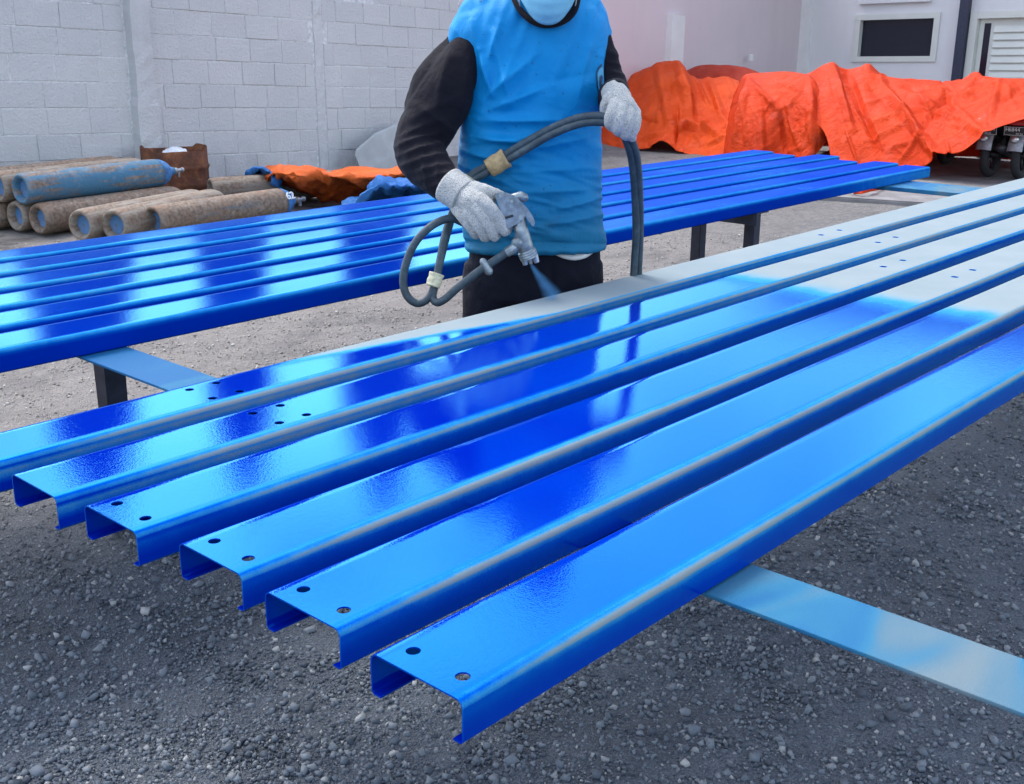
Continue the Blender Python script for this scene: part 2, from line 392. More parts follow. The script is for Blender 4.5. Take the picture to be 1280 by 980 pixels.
def mat_mist():
    t = NT('blue_paint_mist'); t.n.remove(t.p)
    v = t.n.new('ShaderNodeVolumePrincipled'); v.inputs['Color'].default_value = (0.16, 0.50, 1.0, 1)
    z = t.sep(t.co.outputs['Object'])[2]           # object origin at the nozzle, spray runs along local -Z
    r = t.n.new('ShaderNodeVectorMath'); r.operation = 'LENGTH'
    t.L(t.scale(t.co.outputs['Object'], (1, 1, 0)), r.inputs[0])
    rel = t.math('DIVIDE', r.outputs['Value'], t.math('MULTIPLY_ADD', z, -0.24, 0.006))
    fall = t.math('SUBTRACT', 1.0, rel, clamp=True)
    den = t.math('DIVIDE', 9.0, t.math('MULTIPLY_ADD', z, -1.0, 0.012))
    t.L(t.math('MULTIPLY', den, t.math('MULTIPLY', t.math('POWER', fall, 1.7), t.noise(40, 3))), v.inputs['Density'])
    t.L(v.outputs[0], t.out.inputs['Volume']); return t.m

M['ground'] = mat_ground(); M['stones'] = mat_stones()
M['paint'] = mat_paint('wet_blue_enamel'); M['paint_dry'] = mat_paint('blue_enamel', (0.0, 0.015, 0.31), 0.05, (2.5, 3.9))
M['overspray'] = mat_overspray(); M['block'] = mat_block()
M['mortar'] = simple('mortar', (0.60, 0.60, 0.60), 0.9, bump=0.006, bscale=60)
M['plaster'] = mat_plaster('plaster_side', (0.66, 0.565, 0.58)); M['plaster2'] = mat_plaster('plaster_building', (0.70, 0.69, 0.69))
M['trim'] = simple('white_trim', (0.72, 0.72, 0.70), 0.5, var=0.06, scale=4)
M['navy'] = simple('navy_paint', (0.025, 0.03, 0.06), 0.5)
M['leg'] = simple('leg_paint', (0.03, 0.036, 0.06), 0.5, var=0.5, scale=20)
M['cream'] = simple('cream_paint', (0.62, 0.63, 0.58), 0.5, var=0.05, scale=3)
M['tarp'] = mat_tarp('orange_tarp', (0.68, 0.064, 0.008), (0.78, 0.092, 0.012))
M['tarp2'] = mat_tarp('orange_tarp_red', (0.60, 0.042, 0.007), (0.70, 0.062, 0.011))
M['tarp3'] = mat_tarp('faded_red_tarp', (0.42, 0.04, 0.022), (0.52, 0.06, 0.03))
M['tarp_blue'] = mat_tarp('blue_tarp', (0.02, 0.13, 0.42), (0.06, 0.22, 0.55))
M['tarp_old'] = mat_tarp('old_orange_tarp', (0.60, 0.10, 0.018), (0.74, 0.17, 0.035))
M['rust'] = mat_rust()
M['cyl_blue'] = mat_cylinder('cylinder_blue', (0.05, 0.17, 0.28), 0.54)
M['cyl_brown'] = mat_cylinder('cylinder_brown', (0.10, 0.13, 0.16), 0.36)
M['cyl_beige'] = mat_cylinder('cylinder_beige', (0.27, 0.235, 0.19), 0.50)
M['cyl_base'] = mat_cylinder('cylinder_base_blue', (0.10, 0.24, 0.46), 0.60)
M['valve'] = simple('valve_steel', (0.35, 0.36, 0.38), 0.4, metal=0.8)
M['bluecap'] = simple('blue_shoulder', (0.04, 0.16, 0.38), 0.6, var=0.4)
M['white_paint'] = simple('white_lettering', (0.75, 0.77, 0.78), 0.6, var=0.1)
M['plastic'] = simple('white_plastic', (0.70, 0.71, 0.74), 0.35, var=0.12, bump=0.01, bscale=40)
M['slab'] = simple('grey_slab', (0.37, 0.385, 0.385), 0.8, var=0.12, scale=6, bump=0.003)
M['concrete'] = simple('concrete', (0.17, 0.165, 0.165), 0.85, var=0.3, scale=5, bump=0.004, bscale=60)
M['black'] = simple('black_plastic', (0.018, 0.019, 0.024), 0.45)
M['tyre'] = simple('tyre_rubber', (0.022, 0.022, 0.025), 0.8, bump=0.003)
M['chrome'] = simple('dull_chrome', (0.55, 0.56, 0.58), 0.3, metal=0.9)
M['grey_metal'] = simple('grey_metal', (0.30, 0.32, 0.35), 0.45, metal=0.3)
M['gun'] = simple('spray_gun_alloy', (0.25, 0.29, 0.31), 0.34, metal=0.6, var=0.35, scale=60, bump=0.0008, bscale=300)
M['red'] = simple('red_lens', (0.45, 0.02, 0.02), 0.25)
M['glass'] = simple('dark_glass', (0.012, 0.015, 0.028), 0.08, var=0.1)
M['shirt'] = mat_shirt()
M['black_fabric'] = mat_fabric('black_sleeve', (0.0085, 0.008, 0.013))
M['trouser'] = mat_fabric('dark_trousers', (0.007, 0.008, 0.016))
M['glove'] = mat_glove(); M['hose'] = mat_hose()
M['tape'] = simple('brown_tape', (0.36, 0.26, 0.13), 0.7, var=0.3, scale=80, bump=0.002)
M['tape_y'] = simple('pale_tape', (0.55, 0.52, 0.36), 0.7, var=0.3, scale=80, bump=0.002)
M['skin'] = simple('skin', (0.34, 0.19, 0.12), 0.55, var=0.1); M['hair'] = simple('black_hair', (0.012, 0.010, 0.010), 0.5)
M['mask'] = mat_fabric('surgical_mask', (0.22, 0.52, 0.66), 0.08, 0.003, 30)
M['white_cloth'] = mat_fabric('white_undershirt', (0.55, 0.55, 0.52), 0.1)
M['boot'] = simple('black_shoe', (0.02, 0.02, 0.022), 0.6)
M['leaf'] = mat_leaf(); M['bark'] = simple('bark', (0.08, 0.06, 0.045), 0.9)
M['crest'] = simple('crest_print', (0.01, 0.05, 0.12), 0.6); M['crest2'] = simple('crest_print_pale', (0.06, 0.30, 0.50), 0.6)
M['mist'] = mat_mist(); M['roof'] = simple('roof_sheet', (0.16, 0.17, 0.19), 0.5)

def fbm(p, s, o=3): return noise.fractal(Vector(p) * s, 1.0, 2.0, o)

# ------------------------------------------------------------------ ground
def build_ground():
    # fine uneven sheet near the tables, one big sheet out to the horizon around it
    xs = np.concatenate([[-400, -60, -12], np.arange(-3, 14.01, 0.12), [18, 30, 80, 400]])
    ys = np.concatenate([[-400, -60, -12], np.arange(-3, 10.01, 0.12), [14, 30, 80, 400]])
    V = []; nx = len(xs); ny = len(ys)
    for y in ys:
        for x in xs:
            z = 0.0
            if -3 < x < 14 and -3 < y < 10: z = 0.018 * fbm((x, y, 0), 0.9) + 0.006 * fbm((x, y, 3), 5) - 0.012
            V.append((x, y, z))
    F = [(j * nx + i, j * nx + i + 1, (j + 1) * nx + i + 1, (j + 1) * nx + i) for j in range(ny - 1) for i in range(nx - 1)]
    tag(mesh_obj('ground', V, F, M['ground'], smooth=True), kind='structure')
def build_gravel():
    bv = np.array([(-1, -1, -1), (1, -1, -1), (1, 1, -1), (-1, 1, -1), (-0.8, -0.8, 1), (0.8, -0.8, 1), (0.8, 0.8, 1), (-0.8, 0.8, 1)], float) * 0.75
    bf = np.array([(0, 2, 1), (0, 3, 2), (4, 5, 6), (4, 6, 7), (0, 1, 5), (0, 5, 4), (1, 2, 6), (1, 6, 5), (2, 3, 7), (2, 7, 6), (3, 0, 4), (3, 4, 7)])
    N = 290000
    # more stones where one can tell them apart, thinning with distance from the working side
    r = 0.8 * (8.5 / 0.8) ** (RNG.random(N) ** 0.85); a = np.radians(RNG.uniform(-8, 88, N))
    x = r * np.cos(a); y = r * np.sin(a)
    ok = ~((y > 9.3) | (x > 10.2)); x, y, r = x[ok], y[ok], r[ok]; n = len(x)
    clump = np.array([fbm((px, py, 7), 1.6) for px, py in zip(x, y)])
    ok = RNG.random(n) < np.clip(0.72 + 0.9 * clump, 0.42, 1.0); x, y, r = x[ok], y[ok], r[ok]; n = len(x)
    s = np.exp(RNG.normal(math.log(0.0034), 0.50, n)); s = np.clip(s * (0.82 + 0.08 * r) * np.clip(1.0 - (y - 2.8) * 0.4, 0.68, 1.0), 0.0013, 0.014)
    q = RNG.normal(size=(n, 4)); q /= np.linalg.norm(q, axis=1)[:, None]
    w, i, j, k = q.T
    R = np.stack([1 - 2 * (j * j + k * k), 2 * (i * j - k * w), 2 * (i * k + j * w), 2 * (i * j + k * w), 1 - 2 * (i * i + k * k), 2 * (j * k - i * w), 2 * (i * k - j * w), 2 * (j * k + i * w), 1 - 2 * (i * i + j * j)], 1).reshape(n, 3, 3)
    sc = RNG.uniform(0.6, 1.25, (n, 1, 3)) * s[:, None, None]
    v = bv[None] * sc * RNG.uniform(0.55, 1.25, (n, len(bv), 1))
    v = np.einsum('nij,nkj->nki', R, v); v[..., 0] += x[:, None]; v[..., 1] += y[:, None]
    zg = np.array([0.018 * fbm((px, py, 0), 0.9) + 0.006 * fbm((px, py, 3), 5) - 0.012 for px, py in zip(x, y)])
    v[..., 2] += (zg + s * np.clip(0.22 - (y - 2.8) * 0.2, 0.08, 0.22))[:, None]
    f = bf[None] + (np.arange(n) * len(bv))[:, None, None]
    me = bpy.data.meshes.new('gravel'); me.vertices.add(n * len(bv)); me.vertices.foreach_set('co', v.reshape(-1))
    nf = n * len(bf); me.loops.add(nf * 3); me.loops.foreach_set('vertex_index', f.reshape(-1))
    me.polygons.add(nf); me.polygons.foreach_set('loop_start', np.arange(nf) * 3)
    me.update(calc_edges=True)
    at = me.attributes.new('tone', 'FLOAT', 'POINT'); at.data.foreach_set('value', np.repeat(RNG.random(n), len(bv)))
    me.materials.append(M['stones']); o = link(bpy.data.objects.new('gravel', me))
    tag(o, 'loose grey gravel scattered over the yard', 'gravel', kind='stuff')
build_ground(); build_gravel()

# concrete apron in front of the parked motorcycles
def build_apron():
    a = on_z(1000, 243, 0.03); b = on_z(1290, 262, 0.03)
    d = (b - a).normalized(); n = Vector((-d.y, d.x, 0)); n = n if n.x > 0 else -n
    p = a - d * 0.6; q = b + d * 14
    bm = bmesh.new(); vs = []
    for z in (-0.06, 0.03):
        for c in (p, q, q + n * 14, p + n * 14): vs.append(bm.verts.new((c.x, c.y, z)))
    for f in ((4, 5, 6, 7), (0, 1, 5, 4), (1, 2, 6, 5), (2, 3, 7, 6), (3, 0, 4, 7), (0, 3, 2, 1)): bm.faces.new([vs[i] for i in f])
    bmesh.ops.bevel(bm, geom=bm.edges[:], offset=0.012, segments=2, affect='EDGES')
    tag(bm_obj('pavement', bm, M['concrete']), kind='structure')
build_apron()

# ------------------------------------------------------------------ walls
WO = Vector((6.3, 9.45, 0)); WD = Vector((0.998, 0.055, 0)).normalized(); WN = Vector((WD.y, -WD.x, 0))   # WN faces the yard
SH = -0.045
def wall_pt(s, out, z):      # s = metres along the wall from X = 6.3
    return WO + WD * s + WN * out + Vector((0, 0, z + SH * s))
def wall_slab(name, s0, s1, o0, o1, z0, z1, mat, parent=None, level=0):
    bm = bmesh.new(); vs = [bm.verts.new(wall_pt(s, o, z - (SH * s if (level == 2 or (level and z > 0.5)) else 0))) for z in (z0, z1) for s, o in ((s0, o0), (s1, o0), (s1, o1), (s0, o1))]
    for f in ((4, 5, 6, 7), (0, 1, 5, 4), (1, 2, 6, 5), (2, 3, 7, 6), (3, 0, 4, 7), (0, 3, 2, 1)): bm.faces.new([vs[i] for i in f])
    return bm_obj(name, bm, mat, parent)
def build_block_wall():
    root = empty('block_wall', WO)
    tag(root, 'light grey painted concrete block wall behind the gas cylinders', 'wall')
    wall_slab('mortar_core', -4.6, 4.65, -0.14, -0.004, -0.4, 1.88, M['mortar'], root, level=1)
    wall_slab('coping', -4.6, 4.65, -0.16, 0.02, 1.882, 1.94, M['slab'], root, level=2)
    H = 0.2145; L = 0.392; z_ref = 0.763 + 0.045 * (4.73 - 6.3)
    # block meshes in wall axes (x along, y outwards, z up), sheared with the courses
    def block_mesh(l, seed):
        bm = bmesh.new(); rnd = random.Random(seed)
        bm_box(bm, (0, 0, 0), (l - 0.006, 0.05, H - 0.007), bevel=0.006)
        for v in bm.verts:
            v.co += Vector((rnd.uniform(-1, 1), rnd.uniform(-1, 1), rnd.uniform(-1, 1))) * 0.0022
            v.co.z += SH * v.co.x
        bmesh.ops.recalc_face_normals(bm, faces=bm.faces)
        me = bpy.data.meshes.new('block'); bm.to_mesh(me); bm.free(); me.materials.append(M['block'])
        return me
    full = [block_mesh(L, k) for k in range(4)]; cache = {}
    rot = Matrix(((WD.x, WN.x, 0), (WD.y, WN.y, 0), (0, 0, 1))).to_4x4()
    panels = [(-4.6, -0.95), (-0.70, 1.20), (1.34, 3.40), (3.54, 4.65)]
    rnd = random.Random(3)
    for k in range(-5, 7):
        z0 = z_ref + k * H; z1 = z0 + H
        if z1 < -0.02: continue
        for pa, pb in panels:
            s = pa - rnd.uniform(0.0, 0.9) * L
            while s < pb - 0.02:
                a = max(s, pa); b = min(s + L * rnd.choice((1, 1, 1, 0.98)), pb); s = s + L
                if b - a < 0.06 or z1 + SH * (a + b) / 2 > 1.885: continue
                l = b - a
                if abs(l - L) < 0.012: me = rnd.choice(full)
                else:
                    key = round(l, 2); me = cache.setdefault(key, block_mesh(key, int(key * 1000)))
                o = link(bpy.data.objects.new('block', me))
                p = wall_pt((a + b) / 2, -0.025 + rnd.choice((0, 0, 0.002, 0.005)) + rnd.uniform(-0.001, 0.002), (z0 + z1) / 2)
                o.parent = root; o.matrix_parent_inverse = Matrix.Translation(-WO)
                o.matrix_basis = Matrix.Translation(p) @ rot @ Matrix.Rotation(rnd.uniform(-0.006, 0.006), 4, 'Y')
    for s0, s1, out in ((-0.945, -0.705, 0.10), (1.205, 1.335, 0.008), (3.405, 3.535, 0.01)):
        bm = bmesh.new(); nz = 26; sec = []
        for i in range(nz + 1):
            z = -0.3 + 2.03 * i / nz; j = [rnd.uniform(-0.006, 0.006) for _ in range(4)]
            br = 0.012 if out > 0.05 and z > 0.72 else 0
            sec.append([bm.verts.new(wall_pt(s0 + j[0] + br, -0.1, z)), bm.verts.new(wall_pt(s0 + j[0] + 0.01 + br, out * 0.9 + j[1], z)), bm.verts.new(wall_pt((s0 + s1) / 2, out + j[2], z)),
                        bm.verts.new(wall_pt(s1 - 0.012 - br + j[3], out * 0.9 + j[1] - br, z)), bm.verts.new(wall_pt(s1 + j[3] - br, -0.1, z))])
        for a, b in zip(sec, sec[1:]):
            for i in range(4): bm.faces.new((a[i], a[i + 1], b[i + 1], b[i]))
        bm_obj('pillar', bm, M['block'], root)
build_block_wall()
def build_plaster_wall():
    root = empty('plaster_wall', wall_pt(4.66, 0, 0))
    tag(root, 'smooth pinkish plastered wall with a narrow pilaster behind the orange tarpaulins', 'wall')
    wall_slab('wall', 4.66, 12.75, -0.2, 0.012, -0.5, 3.4, M['plaster'], root)
    wall_slab('pilaster', 7.90, 8.25, -0.1, 0.11, -0.5, 2.0, M['trim'], root)
    bm = bmesh.new(); p = on_y(939, 72, WO.y + 0.42); bm_box(bm, p, (0.07, 0.05, 0.11), bevel=0.008)
    bm_obj('switch_box', bm, M['trim'], root)
build_plaster_wall()

# building at the far end, its face square to the side wall
BX = 18.62
BSH = -0.024
def bw(Y, out, z): return Vector((BX + 0.069 * (Y - 10.0) - out, Y, z + BSH * (Y - 9.0)))
def bslab(name, Y0, Y1, o0, o1, z0, z1, mat, parent):
    bm = bmesh.new(); vs = [bm.verts.new(bw(y, o, z)) for z in (z0, z1) for y, o in ((Y0, o0), (Y1, o0), (Y1, o1), (Y0, o1))]
    for f in ((4, 5, 6, 7), (0, 1, 5, 4), (1, 2, 6, 5), (2, 3, 7, 6), (3, 0, 4, 7), (0, 3, 2, 1)): bm.faces.new([vs[i] for i in f])
    return bm_obj(name, bm, mat, parent)
def bpix(px, py):   # where a sight line meets the building face
    r = ray(px, py); t = (BX - 0.69) / (r[0] - 0.069 * r[1]); p = CN + r * t
    return p[1], p[2] - BSH * (p[1] - 9.0)
def build_building():
    root = empty('office_building', (BX, 6, 0))
    tag(root, 'pale office building front with a wide dark window and louvred door', 'building')
    wy0, wz1 = bpix(1171, 20); wy1, wz0 = bpix(1070, 73)
    dy1, dz1 = bpix(1215, 15); dy0 = dy1 - 1.25
    fl = 0.03
    # wall pieces round the openings
    bslab('wall', wy1, 10.25, -0.25, 0, -0.4, 4.3, M['plaster2'], root)
    bslab('wall', dy1, wy0, -0.25, 0, -0.4, 4.3, M['plaster2'], root)
    bslab('wall', -4.0, dy0, -0.25, 0, -0.4, 4.3, M['plaster2'], root)
    bslab('wall', wy0, wy1, -0.25, 0, -0.4, wz0, M['plaster2'], root)
    bslab('wall', wy0, wy1, -0.25, 0, wz1, 4.3, M['plaster2'], root)
    bslab('wall', dy0, dy1, -0.25, 0, dz1, 4.3, M['plaster2'], root)
    bslab('corner_post', 9.93, 10.2, -0.1, 0.10, -0.4, 4.28, M['trim'], root)
    g = bslab('window', wy0 + 0.03, wy1 - 0.03, -0.10, -0.085, wz0 + 0.03, wz1 - 0.03, M['glass'], root)
    for a in ((wy0, wy1, wz1 - 0.03, wz1 + 0.055), (wy0, wy1, wz0 - 0.055, wz0 + 0.03)):
        bslab('window_frame', a[0] - 0.07, a[1] + 0.07, -0.2, 0.03, a[2], a[3], M['cream'], g)
    for a in ((wy0 - 0.07, wy0 + 0.03), (wy1 - 0.03, wy1 + 0.07)):
        bslab('window_frame', a[0], a[1], -0.2, 0.027, wz0 + 0.031, wz1 - 0.031, M['cream'], g)
    y0, z0 = bpix(1165, 0); bslab('ledge', y0, y0 + 1.25, 0.0, 0.08, z0 - 0.02, z0 + 0.06, M['plaster2'], root)
    cy1, _ = bpix(1200, 40); cy0, _ = bpix(1210.5, 40)
    bslab('column', cy0, cy1, 0.002, 0.14, -0.4, 4.25, M['navy'], root)
    dr = bslab('door', dy0 + 0.12, dy1 - 0.12, -0.12, -0.08, fl, dz1 - 0.1, M['cream'], root)
    for a in ((dy0, dy0 + 0.115), (dy1 - 0.115, dy1)): bslab('door_frame', a[0], a[1], -0.2, 0.03, fl, dz1, M['cream'], root)
    bslab('door_frame', dy0 + 0.117, dy1 - 0.117, -0.2, 0.027, dz1 - 0.1, dz1, M['cream'], root)
    bslab('door_glass', dy1 - 0.30, dy1 - 0.20, -0.079, -0.07, 0.2, dz1 - 0.17, M['glass'], dr)
    z = 0.25
    while z < dz1 - 0.25:
        bm = bmesh.new(); ya, yb = dy0 + 0.2, dy1 - 0.36
        vs = [bm.verts.new(bw(y, o, zz)) for y in (ya, yb) for o, zz in ((-0.078, z + 0.10), (-0.045, z + 0.01), (-0.05, z), (-0.078, z + 0.005))]
        for f in ((0, 1, 5, 4), (1, 2, 6, 5), (2, 3, 7, 6), (3, 0, 4, 7), (0, 3, 2, 1), (4, 5, 6, 7)): bm.faces.new([vs[i] for i in f])
        bm_obj('louvre', bm, M['cream'], dr); z += 0.112
    bslab('roof', -4.0, 10.3, -6.0, 1.5, 4.31, 4.42, M['roof'], root)
build_building()

# ------------------------------------------------------------------ columnar trees beyond the block wall (they show mirrored in the wet paint)
def build_tree(px, dist, w, h, label, seed):
    p = at_dist(px, 60, dist); base = Vector((p.x, p.y, 0)); rnd = random.Random(seed); rg = np.random.default_rng(seed)
    root = empty('columnar_tree', base); tag(root, label, 'tree', 'columnar trees beyond the wall')
    bm = bmesh.new(); pts = [base + Vector((0.04 * math.sin(i), 0.04 * math.cos(1.7 * i), h * 0.93 * i / 7)) for i in range(8)]
    bm_tube(bm, pts, [0.09 * (1 - 0.11 * i) for i in range(8)], 8)
    for i in range(16):
        z = h * (0.15 + 0.75 * rnd.random()); a = rnd.uniform(0, 6.28); q = base + Vector((0, 0, z))
        bm_tube(bm, [q, q + Vector((math.cos(a), math.sin(a), -0.35)) * w * 0.22, q + Vector((math.cos(a), math.sin(a), -0.7)) * w * 0.42], [0.018, 0.012, 0.005], 5)
    bm_obj('trunk', bm, M['bark'], root)
    n = 13000; t = rg.random(n); z = h * (0.08 + 0.92 * t); prof = w * 0.5 * np.clip(np.minimum(1.0, (1.02 - t) * 4.0), 0.05, 1) * (0.86 + 0.22 * np.sin(9 * t + seed) * np.sin(4 * t))
    a = rg.uniform(0, 6.283, n); rr = prof * np.sqrt(rg.uniform(0.15, 1.05, n))
    c = np.stack([rr * np.cos(a) + base.x, rr * np.sin(a) + base.y, z], 1)
    L_ = rg.uniform(0.14, 0.24, n); d = np.stack([np.cos(a) * 0.5, np.sin(a) * 0.5, -np.ones(n)], 1) + rg.normal(0, 0.35, (n, 3)); d /= np.linalg.norm(d, axis=1)[:, None]
    s = np.cross(d, rg.normal(size=(n, 3))); s /= np.linalg.norm(s, axis=1)[:, None]
    k = L_[:, None]; V = np.stack([c, c + d * k * 0.5 + s * k * 0.2, c + d * k, c + d * k * 0.5 - s * k * 0.2], 1).reshape(-1, 3)
    F = np.arange(n * 4).reshape(-1, 4).tolist(); o = mesh_obj('crown', V, F, M['leaf'], root)
    at = o.data.attributes.new('tone', 'FLOAT', 'POINT'); at.data.foreach_set('value', np.repeat(rg.random(n), 4))
TREES = [(66, 15.5, 1.35, 7.0, 'tall dark columnar tree leftmost beyond the block wall'), (272, 16.0, 1.0, 6.8, 'dark columnar tree beyond the wall above the rusty drum'),
         (462, 16.5, 1.2, 7.2, 'dark columnar tree beyond the wall beside the leaning slab')]
for i, a in enumerate(TREES): build_tree(*a, 11 + i)

# ------------------------------------------------------------------ steel purlins
ZT = 0.72; FLG = 0.055; WEB = 0.15; ZB = ZT - FLG
def sstep(a, b, x): t = np.clip((x - a) / (b - a), 0, 1); return t * t * (3 - 2 * t)
def purlin_profile():
    """outer outline from far lip over the web to near lip: (y, z, tag) with y=0 centre, z=0 top; tag v = web, f bend near, b bend far, s flange near, r flange far"""
    h = WEB / 2; r = 0.011; out = [(h - 0.016, -FLG, 'r'), (h - 0.004, -FLG, 'r'), (h, -FLG + 0.004, 'r'), (h, -FLG * 0.5, 'r')]
    for a in (0, 30, 60, 90): a = math.radians(a); out.append((h - r + r * math.cos(a), -r + r * math.sin(a), 'b'))
    for y in (0.052, 0.028, 0.012, -0.012, -0.028, -0.052): out.append((y, 0.0, 'v'))
    for a in (90, 75, 60, 45, 30, 15, 0): a = math.radians(a); out.append((-h + r - r * math.cos(a), -r + r * math.sin(a), 'f%d' % round(math.degrees(a))))
    out += [(-h, -0.018, 's1'), (-h, -0.026, 's2'), (-h, -FLG * 0.7, 's'), (-h, -FLG + 0.004, 's'), (-h + 0.004, -FLG, 's'), (-h + 0.016, -FLG, 's')]
    return out
PROF = purlin_profile(); TH = 0.0022
def build_purlin(x0, x1, yc, holes, paint, mat, label, group, seed, zt=ZT):
    rnd = random.Random(seed); ph = rnd.uniform(0, 9)
    hx = sorted({h[0] for h in holes}); xs = set(np.round(np.arange(x0, x1, 0.03), 4)) | {x1}
    for x in hx: xs = {v for v in xs if abs(v - x) > 0.013} | {x - 0.012, x + 0.012}
    xs = sorted(xs); n = len(PROF)
    # inner outline by offsetting the outline inwards
    P = [Vector((p[0], p[1])) for p in PROF]; Q = []
    for i in range(n):
        a = P[max(i - 1, 0)]; b = P[min(i + 1, n - 1)]; d = (b - a).normalized(); nn = Vector((-d.y, d.x)); Q.append(P[i] + nn * TH)
    loop = P + Q[::-1]; tags = [p[2] for p in PROF] + ['i'] * n; m = len(loop)
    V = []; A = []
    for x in xs:
        wob = 0.0018 * math.sin(1.3 * x + ph) + 0.001 * math.sin(4.1 * x + 2 * ph)
        for (y, z), tg in zip(loop, tags):
            V.append((x - x0, y + wob, z + FLG)); A.append(paint(x, yc + y, tg))
    F = []; skip = {}
    for hx_, hy in holes:
        i = min(range(len(xs)), key=lambda k: abs(xs[k] - (hx_ - 0.012)))
        j = next(k for k in range(n) if PROF[k][2] == 'v' and abs(PROF[k][0] - (hy + 0.012)) < 1e-6)
        skip[(i, j)] = (hx_, hy); skip[(i, 2 * n - 2 - j)] = None
    for i in range(len(xs) - 1):
        for j in range(m):
            if (i, j) in skip: continue
            a = i * m + j; b = i * m + (j + 1) % m; F.append((a, b, b + m, a + m))
    F.append(tuple(range(m))[::-1]); F.append(tuple(range((len(xs) - 1) * m, len(xs) * m)))
    for (i, j), h in list(skip.items()):
        if h is None: continue
        jj = 2 * n - 2 - j; rings = []
        wob0 = 0.0018 * math.sin(1.3 * h[0] + ph) + 0.001 * math.sin(4.1 * h[0] + 2 * ph)
        for z in (FLG, FLG - TH):
            r = []
            for k in range(16):
                t = 2 * math.pi * k / 16; r.append(len(V)); V.append((h[0] - x0 + 0.009 * math.cos(t), h[1] + wob0 + 0.009 * math.sin(t), z)); A.append(0.95)
            rings.append(r)
        # outer corners: (+x +y) (-x +y) (-x -y) (+x -y)
        for r, (c) in ((rings[0], ((i + 1) * m + j, i * m + j, i * m + j + 1, (i + 1) * m + j + 1)), (rings[1], ((i + 1) * m + jj + 1, i * m + jj + 1, i * m + jj, (i + 1) * m + jj))):
            for q in range(4):
                s = 2 + 4 * q
                for k in range(4): F.append((c[q], r[(s - 0 + k - 0) % 16] if 0 else r[(s + k) % 16], r[(s + k + 1) % 16])) if False else None
            for q in range(4):
                mid = 2 + 4 * q            # ring vertex facing corner q
                for k in (-2, -1, 0, 1): F.append((c[q], r[(mid + k) % 16], r[(mid + k + 1) % 16]))
                F.append((c[q], r[(mid + 2) % 16], c[(q + 1) % 4]))
        for k in range(16): F.append((rings[0][k], rings[0][(k + 1) % 16], rings[1][(k + 1) % 16], rings[1][k]))
    o = mesh_obj('steel_purlin', V, F, mat)
    at = o.data.attributes.new('paint', 'FLOAT', 'POINT'); at.data.foreach_set('value', np.clip(A, 0, 1))
    bm = bmesh.new(); bm.from_mesh(o.data); bmesh.ops.recalc_face_normals(bm, faces=bm.faces)
    for f in bm.faces: f.smooth = len(f.verts) == 4
    for e in bm.edges:
        if len(e.link_faces) == 2 and e.calc_face_angle(0) > math.radians(38): e.smooth = False
    bm.to_mesh(o.data); bm.free()
    o.location = (x0, yc, zt - FLG); tag(o, label, 'steel purlin', group); return o
YC = [1.868, 1.656, 1.454, 1.234, 1.028, 0.814]
def near_paint(k):
    def f(x, y, tg):
        n1 = fbm((x, y * 3, k), 2.2); n2 = fbm((x, k, 0), 1.1)
        if tg == 'v' or tg in ('b', 'f90', 'f75'):
            if k == 0:
                xb = 1.50 + 5.5 * max(0.0, 1.915 - y) ** 1.0 + 0.06 * n1; v = 1 - sstep(xb - 0.15, xb + 0.10, x)
            elif k == 5: v = 1.0
            else: xb = 2.84 + 0.04 * n1 + 0.03 * math.sin(k * 2.1) ; v = 1 - sstep(xb - 0.16, xb + 0.16, x)
            if tg in ('f90', 'f75'): v = min(v, 0.62 + 0.25 * n2)
            return v
        if tg[0] == 'f':      # thin film on the bend
            a = int(tg[1:]); thin = {60: 0.38, 45: 0.18, 30: 0.03, 15: 0.10, 0: 0.40}[a] + (0.10 if k < 3 else 0)
            start = 0.35 * sstep(1.0, 0.75, x)
            return thin + 0.25 * n2 + start + (0.05 if k == 2 else 0)
        if tg == 's1': return 0.74 + 0.2 * n2 - (0.42 if k < 2 else 0)
        if tg == 's2': return 0.88 + 0.15 * n2 - (0.36 if k < 2 else 0)
        return 1.0
    return f
NEAR_LABEL = ['purlin of the near table farthest from the camera, partly bare primer beside the worker', 'second purlin from the worker on the near table, four holes near its end',
              'third purlin from the worker on the near table, grey primer at its far end', 'fourth purlin from the worker on the near table, two holes in its near end',
              'fifth purlin from the worker on the near table, next to the foremost one', 'foremost glossy blue purlin at the front edge of the near table']
NEAR_X0 = [0.70, 0.716, 0.733, 0.757, 0.752, 0.744]
for k in range(6):
    if k < 2: hs = [(1.158, 0.04), (1.158, -0.04), (1.22, 0.04), (1.22, -0.04), (3.69, 0.0), (3.83, 0.0)]
    else: hs = [(NEAR_X0[k] + 0.035, 0.04), (NEAR_X0[k] + 0.035, -0.04)] + ([(3.30, 0.0), (3.44, 0.0)] if k in (2, 3) else [])
    build_purlin(NEAR_X0[k], NEAR_X0[k] + 6.0, YC[k], hs, near_paint(k), M['paint'], NEAR_LABEL[k], 'blue purlins on the near table', k)
def far_paint(k):
    def f(x, y, tg):
        n2 = fbm((x, k, 5), 1.0); n1 = fbm((x, y * 2, k + 9), 1.5)
        if tg == 'v' or tg == 'b': return 0.98 + 0.1 * min(0, n1)
        if tg[0] == 'f': return {90: 0.9, 75: 0.75, 60: 0.58, 45: 0.5, 30: 0.55, 15: 0.7, 0: 0.8}[int(tg[1:])] + 0.2 * n2  # front bend: sky highlight painted in as paler coverage
        if tg in ('s', 's1', 's2'): return (1.0 - 0.45 * float(sstep(4.6, 6.1, x))) + 0.1 * n2
        return 1.0
    return f
FAR_Y = [2.472 + 0.075 + 0.2045 * i for i in range(6)]; FAR_X1 = [6.07, 6.13, 6.05, 6.24, 6.10, 6.20]
